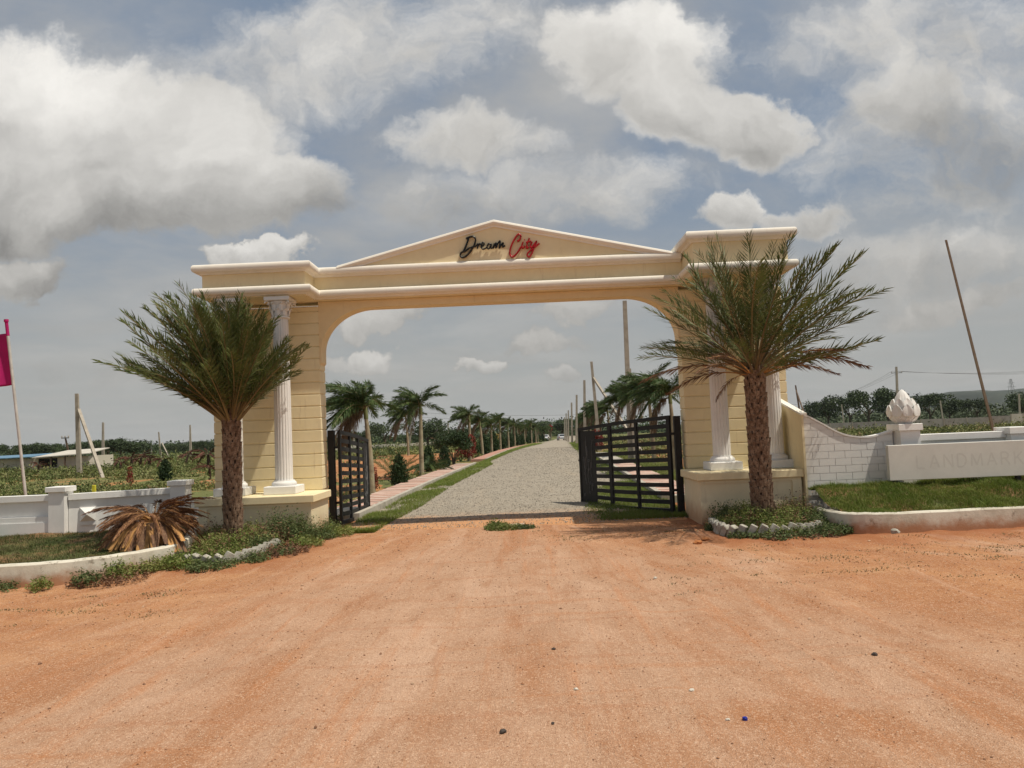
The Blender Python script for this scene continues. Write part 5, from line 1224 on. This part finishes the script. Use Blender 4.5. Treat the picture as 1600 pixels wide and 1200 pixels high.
# lattice tower
tb = at(1583, 640, 700); tw = empty('lattice_tower', (tb[0], 700, 5), 'distant grey lattice power tower on the ridge at right', 'tower'); Ht = at(1582, 592, 700)[2] - 5; g = G()
for sx in (-1, 1):
    for sy in (-1, 1): g.bar((sx * 3.4, sy * 3.4, 0), (sx * .5, sy * .5, Ht), .22)
for i in range(8):
    z0, z1 = Ht * i / 8, Ht * (i + 1) / 8; w0_, w1_ = 3.4 - 2.9 * i / 8, 3.4 - 2.9 * (i + 1) / 8
    g.bar((-w0_, -w0_, z0), (w1_, -w1_, z1), .12); g.bar((w0_, -w0_, z0), (-w1_, -w1_, z1), .12)
g.build('lattice', steel_m, tw)
for z, w_ in ((.72, 4.0), (.86, 3.2)): g = G(); g.bar((-w_, 0, Ht * z), (w_, 0, Ht * z), .25); g.build('crossarm', steel_m, tw)

# ------------------------------------------------------------------ shed and compound walls
s0 = at(-30, 735, 50); s1 = at(66, 735, 50); s2 = at(138, 735, 50)
sh = empty('shed', (s0[0], 50, 0), 'long low whitewashed shed under blue and pale sheet roofs at far left', 'shed')
LA, LB = s1[0] - s0[0], s2[0] - s0[0]
g = G(); g.box(-3, LB, 0, 4, 0, 1.15); g.build('wall', pale_rock, sh)
g = G(); g.box(LA - .3, LA + 1.3, -.03, .2, .35, 1.08); g.build('opening', dark_m, sh)
for i in range(12): g = G(); g.box(-2.9 + i * .25 + 4.4, -2.9 + i * .25 + 4.58, -.02, -.001, .2, 1.1); g.build('board', pale_roof, sh)
g = G(); g.poly([(-3.3, -.7, 1.20), (LA - .6, -.7, 1.30), (LA - .6, 4.5, 1.52), (-3.3, 4.5, 1.42), (-3.3, -.7, 1.14), (LA - .6, -.7, 1.24), (LA - .6, 4.5, 1.46), (-3.3, 4.5, 1.36)], [[0, 1, 2, 3], [7, 6, 5, 4], [0, 4, 5, 1], [1, 5, 6, 2], [2, 6, 7, 3], [3, 7, 4, 0]]); g.build('blue_roof', blue_roof, sh)
g = G(); g.poly([(LA - .5, -.6, 1.22), (LB + .4, -.6, 1.40), (LB - .6, 4.5, 1.80), (LA - .5, 4.5, 1.70), (LA - .5, -.6, 1.15), (LB + .4, -.6, 1.33), (LB - .6, 4.5, 1.73), (LA - .5, 4.5, 1.63)], [[0, 1, 2, 3], [7, 6, 5, 4], [0, 4, 5, 1], [1, 5, 6, 2], [2, 6, 7, 3], [3, 7, 4, 0]]); g.build('pale_roof', pale_roof, sh)
for i in range(3): x = LA + 1.0 + i * 1.2; g = G(); g.box(x, x + .1, -.55, -.45, 0, 1.25); g.build('roof_post', wood_m, sh)
def cwall(x0, y0, x1, y1, h, label, mat, seg=3.0):
    L = math.hypot(x1 - x0, y1 - y0); n = int(L / seg); a = math.atan2(y1 - y0, x1 - x0); r = empty('compound_wall', (x0, y0, float(gh(x0, y0))), label, 'wall', None, a)
    g = G(); g.box(.0, L / n - .09, -.05, .05, -.3, h - .06); me = g.build('wall_panel', mat, None, link=False).data; g = G(); g.box(0, .12, -.08, .08, -.3, h + .03); mp = g.build('wall_post', concrete, None, link=False).data
    for i in range(n):
        p = meshobj('wall_panel', me, r); p.location = (i * L / n + .10, 0, random.uniform(-.04, .03)); p.scale = (1, 1, random.uniform(.97, 1.03)); q = meshobj('wall_post', mp, r); q.location = (i * L / n, 0, 0)
    return r
cwall(-75, 62, -40, 58, .95, 'long low pale precast wall beyond the scrub at far left', pale_rock)
cwall(-46, 100, -14, 110, .9, 'low pale precast wall beyond the bare soil field', pale_roof)
cwall(40, 92, 112, 86, 1.35, 'long low grey concrete wall across the field right of the arch', concrete_d)
cwall(64, 85.5, 70, 85.0, 1.5, 'short pale section of wall in front of the long grey concrete wall', pale_roof, 1.5)

# ------------------------------------------------------------------ field scrub
def scrub(name, label, n, xr, yr, hmul, mats, seed, excl=None, kq=64):
    rs = np.random.default_rng(seed); y = yr[0] + (yr[1] - yr[0]) * rs.uniform(0, 1, n) ** 1.3; x = rs.uniform(0, 1, n); lo = xr[0](y) if callable(xr[0]) else xr[0]; hi = xr[1](y) if callable(xr[1]) else xr[1]; x = lo + (hi - lo) * x
    q = fbm(x * .22 + 3, y * .30) > .02 - .40 * sst(y, 55, 110)
    if excl is not None: q &= ~excl(x, y)
    x, y = x[q], y[q]; n = len(x); h = hmul * rs.uniform(.2, 1.15, n) * (.7 + .5 * (fbm(x * .4, y * .4) + .5)); h = np.abs(h) + .08; w_ = h * rs.uniform(.7, 1.5, n)
    d = rs.normal(size=(n, kq, 3)) * .5; d[..., 2] = np.abs(d[..., 2]); P = np.stack([x[:, None] + d[..., 0] * w_[:, None], y[:, None] + d[..., 1] * w_[:, None], gh(x, y)[:, None] - .05 + d[..., 2] * h[:, None]], -1).reshape(-1, 3)
    sz = (.026 + .0019 * np.repeat(y + 12, kq)) * rs.uniform(.6, 1.4, len(P)); N = rs.normal(size=P.shape); N[:, 2] = np.abs(N[:, 2]) + .3
    mi = np.repeat(np.clip((fbm(x * .35 + 9, y * .5) + rs.normal(size=n) * .45 + .55) * 1.5, 0, len(mats) - 1).astype(int), kq); g = G(); V, Q = leafquads(P, N, sz * 1.4, sz * .6, rs=rs)
    Vr = V.reshape(-1, 4, 3)
    for m in range(len(mats)): s_ = mi == m; g.add(Vr[s_].reshape(-1, 3), np.arange(4 * s_.sum()).reshape(-1, 4), m=m)
    return tag(g.build(name, mats), label, 'scrub', kind='stuff')
scrub('field_scrub', 'tangled yellow green scrub and weeds over the field left of the arch', 5200, (lambda y: -12 - y * .95, lambda y: -6.0 - y * .12), (9.5, 72), .44, [scrub_g, scrub_m, weed_m, scrub_dry], 31, lambda x, y: (x > -15) & (x < -4) & (y > 17) & (y < 55) & (fbm(x * .3, y * .3) < .25))
scrub('plot_scrub', 'green weeds between the footpath and the bare soil plot', 1500, (lambda y: -13 - y * .2, lambda y: kx(y) - 1.2), (5.5, 110), .30, [scrub_g, scrub_m, bush_leaf], 32, lambda x, y: (x > -15) & (x < -5.2) & (y > 18) & (y < 52) & (fbm(x * .3, y * .3) < .2) | ((y > 28) & (y < 33)))
scrub('far_field_scrub', 'green field weeds beyond the right boundary wall', 5200, (lambda y: 6.6 + y * .18, lambda y: 22 + y * .82), (4, 190), .50, [scrub_g, scrub_m, tree_leaf], 33, lambda x, y: (x < 7.6) & (y < 36))
scrub('far_left_scrub', 'low green growth far behind the bare soil plot', 1800, (lambda y: -90, lambda y: kx(y) - 2), (56, 200), .8, [scrub_g, tree_leaf, scrub_m], 34)

scrub('roadside_scrub', 'weeds and low scrub beyond the right footpath, seen through the right gate leaf', 2600, (lambda y: rx(y) + 2.3, lambda y: rx(y) + 14 + y * .35), (5, 150), .42, [scrub_g, scrub_m, scrub_dry], 35, lambda x, y: (x < 12) & (y < 20) & (fbm(x * .5, y * .5) < .3))
# wilted date palms in the left field
g = G(); g.tube([(0, 0, -.05), (.03, 0, .35), (.05, 0, .6)], [.09, .08, .06], 8); stub = g.build('trunk', trunk_core, None, link=False).data
dead_brown = leafmat('withered_brown_leaflet', (.13, .055, .035), (.09, .04, .028), (.20, .10, .06), .85, 2)
DPB = [frond_mesh('frond', 1.0, 30, .20, .05, d, 40, -.1, 150 + i, [dead_brown, bark], .22, rad=.014, plume=.9) for i, d in enumerate((1.5, 1.9, 1.1))]
def wilted(loc, s, label, seed, live=False, lean=0):
    rs = random.Random(seed); r = empty('wilted_palm', loc, label, 'palm', 'wilted brown palms in the scrub field'); r.scale = (s, s, s); r.rotation_euler = (0, lean, rs.uniform(0, 6))
    meshobj('trunk', stub, r)
    for i in range(11): frond(r, DPB[i % 3], (.05, 0, .6), i * 2.4, R(rs.uniform(5, 65)), rs.uniform(.6, .95), 0)
wl = [(206, 725, 42, 1.0, 'cluster of three, leftmost'), (219, 722, 44, 1.1, 'cluster of three, middle'), (232, 719, 46, .95, 'cluster of three, rightmost'), (253, 722, 40, .8, 'low one behind the lone cypress'), (290, 716, 47, 1.15, 'leaning one with a bare stem'), (327, 722, 36, 1.3, 'tall one beside the left pylon'), (328, 745, 20, .7, 'low one at the foot of the left pylon'), (188, 728, 40, .8, 'stumpy one nearest the slanting strut'), (60, 725, 44, .8, 'one in front of the shed')]
for i, (px_, py_, Y, s, tx) in enumerate(wl):
    p = at(px_, py_, Y); wilted((p[0], Y, .15), s * 1.1, 'wilted brown palm in the scrub field, ' + tx, i, lean=.35 if i == 4 else 0)
p = at(690, 695, 62); wilted((p[0], 62, 0), 1.3, 'wilted brown palm at the far edge of the bare soil plot', 30)
p = at(147, 765, 13); mk = empty('plot_marker', (p[0], 13, 0), 'small yellow plot marker stone in the weeds behind the left wall', 'marker'); g = G(); g.bbox(-.05, .05, -.05, .05, -.1, .42, .01); g.build('marker_stone', yellow_m, mk)
# soil heap with stones
p = at(205, 768, 9.5); hp = empty('soil_heap', (p[0], 9.5, 0), 'heap of red soil with pale rocks behind the left wall', 'heap')
g = G(); g.add(*sheet(np.linspace(-1.3, 1.3, 22), np.linspace(-.7, .7, 16), lambda x, y: -.06 + .36 * np.exp(-(x / .75) ** 2 - (y / .4) ** 2) + .06 * fbm(x * 4, y * 4))); g.build('heap', soil_m, hp, True)
for i in range(7):
    V, T = stones(np.array([[random.uniform(-.5, .6), random.uniform(-.35, -.1), random.uniform(.08, .26)]]), .09); g = G(); g.add(V, None, T); g.build('rock', [pale_rock, orange_rock][i % 2], hp)

# ------------------------------------------------------------------ trees
TM = []
for i in range(4):
    rs = random.Random(70 + i); flat = [.55, .8, .45, .7][i]
    bl_ = [(rs.uniform(-.75, .75), rs.uniform(-.75, .75), 1.25 + flat * rs.uniform(-.45, .5), rs.uniform(.25, .48), rs.uniform(.25, .48), rs.uniform(.18, .34)) for _ in range(17)]
    TM.append(cloud_mesh('crown', bl_, 2600, .105, [tree_leaf, tree_leaf2][i == 2], 80 + i, aspect=.6))
TT = []
for i in range(2):
    rs = random.Random(90 + i); g = G(); g.tube([(0, 0, -.1), (.03, 0, .45), (-.02, .02, .85)], [.075, .055, .04], 7)
    for j in range(6):
        a = j * 1.1 + rs.random(); z = .45 + .07 * j; g.tube([(0, 0, z), (math.cos(a) * .25, math.sin(a) * .25, z + .3), (math.cos(a) * .55, math.sin(a) * .5, z + .6)], [.035, .022, .01], 5)
    TT.append(g.build('trunk', bark, None, link=False).data)
def tree(x, y, h, w, label, mi, group='field trees on the horizon', mat=None):
    r = empty('field_tree', (x, y, float(gh(x, y)) - .1), label, 'tree', group, random.uniform(0, 6)); s = h / 1.85; r.scale = (w / 1.9, w / 1.9, s)
    c = meshobj('crown', TM[mi], r); meshobj('trunk', TT[mi % 2], r); return r
named = [(600, 657, 110, 5.4, 2, 'flat topped acacia tree on the horizon left of the slender palms'), (668, 652, 104, 6.8, 1, 'tall grey green tree behind the slender palms'), (562, 672, 140, 5.0, 0, 'round topped tree behind the left gate leaf'),
         (690, 672, 150, 5.5, 0, 'dark round tree left of the big dark bush'), (722, 668, 160, 6, 3, 'dark tree behind the big dark bush'), (640, 678, 170, 6, 0, 'low dark tree between the slender palms'),
         (860, 656, 260, 10, 0, 'tall dark tree closing the end of the road'), (842, 658, 250, 9, 3, 'dark tree left of the road end'), (878, 655, 260, 11, 1, 'dark tree right of the road end'), (900, 652, 240, 9, 0, 'dark tree behind the receding poles'),
         (920, 650, 220, 8, 3, 'dark tree behind the strutted pole'), (826, 663, 240, 8, 1, 'tree above the far end of the palm row'),
         (1292, 615, 165, 8.0, 1, 'broad tree just right of the right pylon'), (1355, 606, 160, 9.5, 0, 'tall leafy tree left of the lotus finial'), (1385, 609, 165, 8.5, 3, 'tree close behind the lotus finial'), (1325, 618, 175, 7.5, 0, 'dark lower tree between the two tall trees right of the arch'),
         (1450, 613, 160, 8, 0, 'dark tree just right of the lotus finial'), (1482, 622, 165, 6.5, 3, 'dark round tree in front of the hills'), (1525, 622, 165, 6.5, 0, 'dark tree by the leaning bamboo pole'), (1265, 625, 170, 6, 3, 'small tree at the right pylon edge'), (1595, 610, 160, 7, 1, 'tree at the right edge of the view')]
for (px_, ty, Y, w, mi, lb) in named:
    p = at(px_, ty, Y); tree(p[0], Y, p[2] - float(gh(p[0], Y)) + .2, w, lb, mi)
lt = [(20, 693, 150), (45, 692, 148), (68, 690, 150), (92, 692, 155), (120, 689, 150), (150, 687, 145), (168, 685, 120), (188, 684, 118), (208, 686, 120), (232, 694, 190), (262, 692, 190), (285, 693, 190), (310, 688, 170), (328, 690, 180)]
ol = ['first', 'second', 'third', 'fourth', 'fifth', 'sixth', 'seventh', 'eighth', 'ninth', 'tenth', 'eleventh', 'twelfth', 'thirteenth', 'fourteenth']
for i, (px_, ty, Y) in enumerate(lt):
    p = at(px_, ty, Y); tree(p[0], Y, p[2] - float(gh(p[0], Y)) + .15, 5.5 + (i % 3), 'dark field tree on the left horizon, %s from the left edge' % ol[i], (0, 3, 1)[i % 3])
# far wood mass
rs = np.random.default_rng(77); g = G()
for (xa, xb, ya, yb, n, h) in ((-260, -20, 230, 300, 900, 4.2), (-30, 60, 270, 330, 300, 7.5), (70, 330, 230, 330, 1300, 5.6), (-500, -250, 330, 420, 400, 6)):
    x = rs.uniform(xa, xb, n); y = rs.uniform(ya, yb, n); hh = h * rs.uniform(.45, 1, n); kq = 34
    d = rs.normal(size=(n, kq, 3)) * .48; d[..., 2] = np.clip(np.abs(d[..., 2]), 0, 1); P = np.stack([x[:, None] + d[..., 0] * hh[:, None] * 1.3, y[:, None] + d[..., 1] * hh[:, None], gh(x, y)[:, None] + d[..., 2] * hh[:, None]], -1).reshape(-1, 3)
    V, Q = leafquads(P, rs.normal(size=P.shape), rs.uniform(.6, 1.5, len(P)), rs.uniform(.4, .9, len(P)), rs=rs); g.add(V, Q, m=int(xa > 0))
tag(g.build('far_woodland', [tree_leaf, tree_leaf2]), 'continuous band of far trees along the horizon', 'woodland', kind='stuff')
ft = empty('flowering_tree', (at(860, 675, 215)[0], 215, float(gh(0, 215))), 'small tree covered in red blossom at the end of the road', 'tree'); ft.scale = (.75, .75, 1.7)
meshobj('crown', cloud_mesh('crown', [(0, 0, 1.9, .9, .9, .55)], 700, .3, magenta_leaf, 99), ft); meshobj('trunk', TT[0], ft)
# hills
def hills(name, x0, x1, Y, f, mat):
    g = G(); g.add(*sheet(np.linspace(x0, x1, 90), np.linspace(Y, Y + 700, 16), f)); return tag(g.build(name, mat, smooth=True), kind='structure')
hills('hills', 700, 2300, 1500, lambda x, y: -2 + (58 + 10 * fbm(x * .006, y * .004, 5)) * sst(x, 950, 1000) * np.sin(np.pi * np.clip((y - 1500) / 700, 0, 1)) ** .5, hill_m)
hills('hills', -1100, -560, 1600, lambda x, y: -2 + (10 + 5 * fbm(x * .008, y * .004, 5)) * sst(x, -1080, -900) * sst(-x, 560, 700) * np.sin(np.pi * np.clip((y - 1600) / 700, 0, 1)) ** .5, hill_m)

# ------------------------------------------------------------------ cars at the end of the road
def car(loc, rz, paint, label, s=1):
    r = empty('parked_car', loc, label, 'car', 'cars at the end of the road', rz); r.scale = (s,) * 3
    prof = [(-1.9, .35), (-1.93, .75), (-1.75, .95), (-1.55, 1.0), (-1.30, 1.42), (-.2, 1.48), (.55, 1.40), (1.15, .98), (1.80, .88), (1.93, .62), (1.9, .35)]
    g = G(); n = len(prof); V = []
    for y_, k_ in ((-.82, .93), (-.70, 1), (.70, 1), (.82, .93)):
        for (x_, z_) in prof: V.append((x_ * (k_ if abs(x_) > 1.5 else 1), y_ * (1 if z_ < 1.05 else .84), z_ if k_ == 1 else z_ * .985))
    Q = [(i * n + j, (i + 1) * n + j, (i + 1) * n + (j + 1) % n, i * n + (j + 1) % n) for i in range(3) for j in range(n)]; g.add(V, Q); V = np.array(V)
    g.poly(V[:n], [list(range(n))]); g.poly(V[-n:], [list(range(n))[::-1]]); g.build('body', paint, r)
    g = G(); g.add([(-1.575, -.58, 1.03), (-1.575, .58, 1.03), (-1.345, .54, 1.38), (-1.345, -.54, 1.38)], [(0, 3, 2, 1)]); g.build('rear_window', glass_m, r)
    g = G(); g.add([(1.12, -.6, 1.03), (1.12, .6, 1.03), (.62, .56, 1.38), (.62, -.56, 1.38)], [(0, 1, 2, 3)]); g.build('windscreen', glass_m, r)
    for sy in (-1, 1):
        g = G(); y_ = sy * .765; g.add([(-1.2, y_, 1.04), (.95, y_, 1.04), (.5, y_ * .93, 1.36), (-1.1, y_ * .93, 1.38)], [(0, 1, 2, 3)]); g.build('side_window', glass_m, r)
        g = G(); g.box(-1.94, -1.90, sy * .70 - .12, sy * .70 + .12, .72, .92); g.build('tail_lamp', lamp_red, r)
        for x_ in (-1.2, 1.2):
            g = G(); g.tube([(x_, sy * .66, .31), (x_, sy * .84, .31)], .31, 18); w_ = g.build('wheel', tyre_m, r); g = G(); g.tube([(x_, sy * .841, .31), (x_, sy * .855, .31)], .18, 12); g.build('rim', car_silver, w_)
    return r
yv = 172; p = at(853.5, 687, yv); car((p[0], yv, float(gh(0, yv)) + .03), R(83), car_white, 'small white car parked at the far left of the road end')
yv = 165; p = at(877, 687, yv); car((p[0], yv, float(gh(0, yv)) + .03), R(95), car_silver, 'silver car parked at the far right of the road end')

# ------------------------------------------------------------------ bits lying on the dirt
def rock(px_, py_, size, mat, name, label, cat='stone', flat=.7):
    d = VF + VR * (px_ - 800) / 1192.094 - VU * (py_ - 600) / 1192.094; t = -VO[2] / d[2]; p = VO + d * t
    rs = np.random.default_rng(int(px_)); 
    import bmesh
    bm = bmesh.new(); bmesh.ops.create_icosphere(bm, subdivisions=2, radius=size)
    for v in bm.verts: v.co *= 1 + rs.uniform(-.22, .22); v.co.z *= flat; v.co.x *= 1.25
    me = bpy.data.meshes.new(name); bm.to_mesh(me); bm.free(); me.materials.append(mat); o = bpy.data.objects.new(name, me); col.objects.link(o)
    o.location = (p[0], p[1], float(dz_(np.array(p[0]), np.array(p[1]))) + size * flat * .5); o.rotation_euler = (0, 0, rs.uniform(0, 6)); tag(o, label, cat)
rock(786, 1140, .020, dark_rock, 'dark_stone', 'dark stone lying at the bottom centre of the forecourt')
rock(865, 1012, .015, dark_rock, 'dark_stone', 'small dark stone in the middle of the forecourt')
rock(1367, 1024, .018, dark_rock, 'dark_stone', 'small dark stone right of centre on the forecourt')
rock(864, 1131, .010, dark_rock, 'dark_stone', 'tiny dark pebble right of the dark stone at bottom centre')
rock(1091, 850, .055, orange_rock, 'soil_lump', 'rounded orange soil lump left of the right palm bed', 'soil lump')
rock(1103, 842, .060, orange_rock, 'soil_lump', 'paler flat soil lump just behind the orange one', 'soil lump', .5)
rock(900, 1075, .014, pale_rock, 'pale_pebble', 'small white pebble in the middle of the forecourt')
rock(1081, 1080, .014, pale_rock, 'pale_pebble', 'small white pebble right of the middle pebble')
rock(1137, 1125, .013, pale_rock, 'pale_pebble', 'small white pebble beside the blue bottle cap')
rock(1024, 903, .020, pale_rock, 'pale_pebble', 'small pale pebble near the right palm bed')
rock(1399, 836, .06, block_m, 'stone_chunk', 'broken concrete chunk at the foot of the right kerb wall', 'stone', .8)
o = empty('bottle_cap', tuple(VO + (VF + VR * (1164 - 800) / 1192.094 - VU * (1124 - 600) / 1192.094) * (-1.75 / (VF + VR * (1164 - 800) / 1192.094 - VU * (1124 - 600) / 1192.094)[2])), 'blue plastic bottle cap on the dirt at lower right', 'bottle cap')
g = G(); g.lathe([(.015, -.005), (.016, .0), (.015, .011), (.013, .013)], (0, 0, 0), 16); g.build('cap', blue_pl, o)
sl = empty('flat_stone', (.12, -.62, 0), 'flat pale stone slab sunk in the dirt in the gateway', 'stone'); sl.rotation_euler = (0, 0, .1)
g = G(); g.bbox(-.24, .24, -.10, .12, -.05, .045, .02); g.build('slab', simple('pinkish_slab', (.52, .40, .30), (.40, .28, .2), .9, 10), sl)

# ------------------------------------------------------------------ thin summer haze over the plain
g = G(); g.box(-2600, 2600, -90, 4060, -4.0, 95); hz_o = g.build('haze', []); tag(hz_o, 'thin summer haze over the fields', 'haze', kind='stuff')
hm = bpy.data.materials.new('haze_air'); hm.use_nodes = True; n_ = hm.node_tree; n_.nodes.clear(); pv = n_.nodes.new('ShaderNodeVolumePrincipled')
pv.inputs['Color'].default_value = (.82, .86, .92, 1); pv.inputs['Density'].default_value = .00009
oo = n_.nodes.new('ShaderNodeOutputMaterial'); n_.links.new(pv.outputs[0], oo.inputs['Volume']); hz_o.data.materials.append(hm)
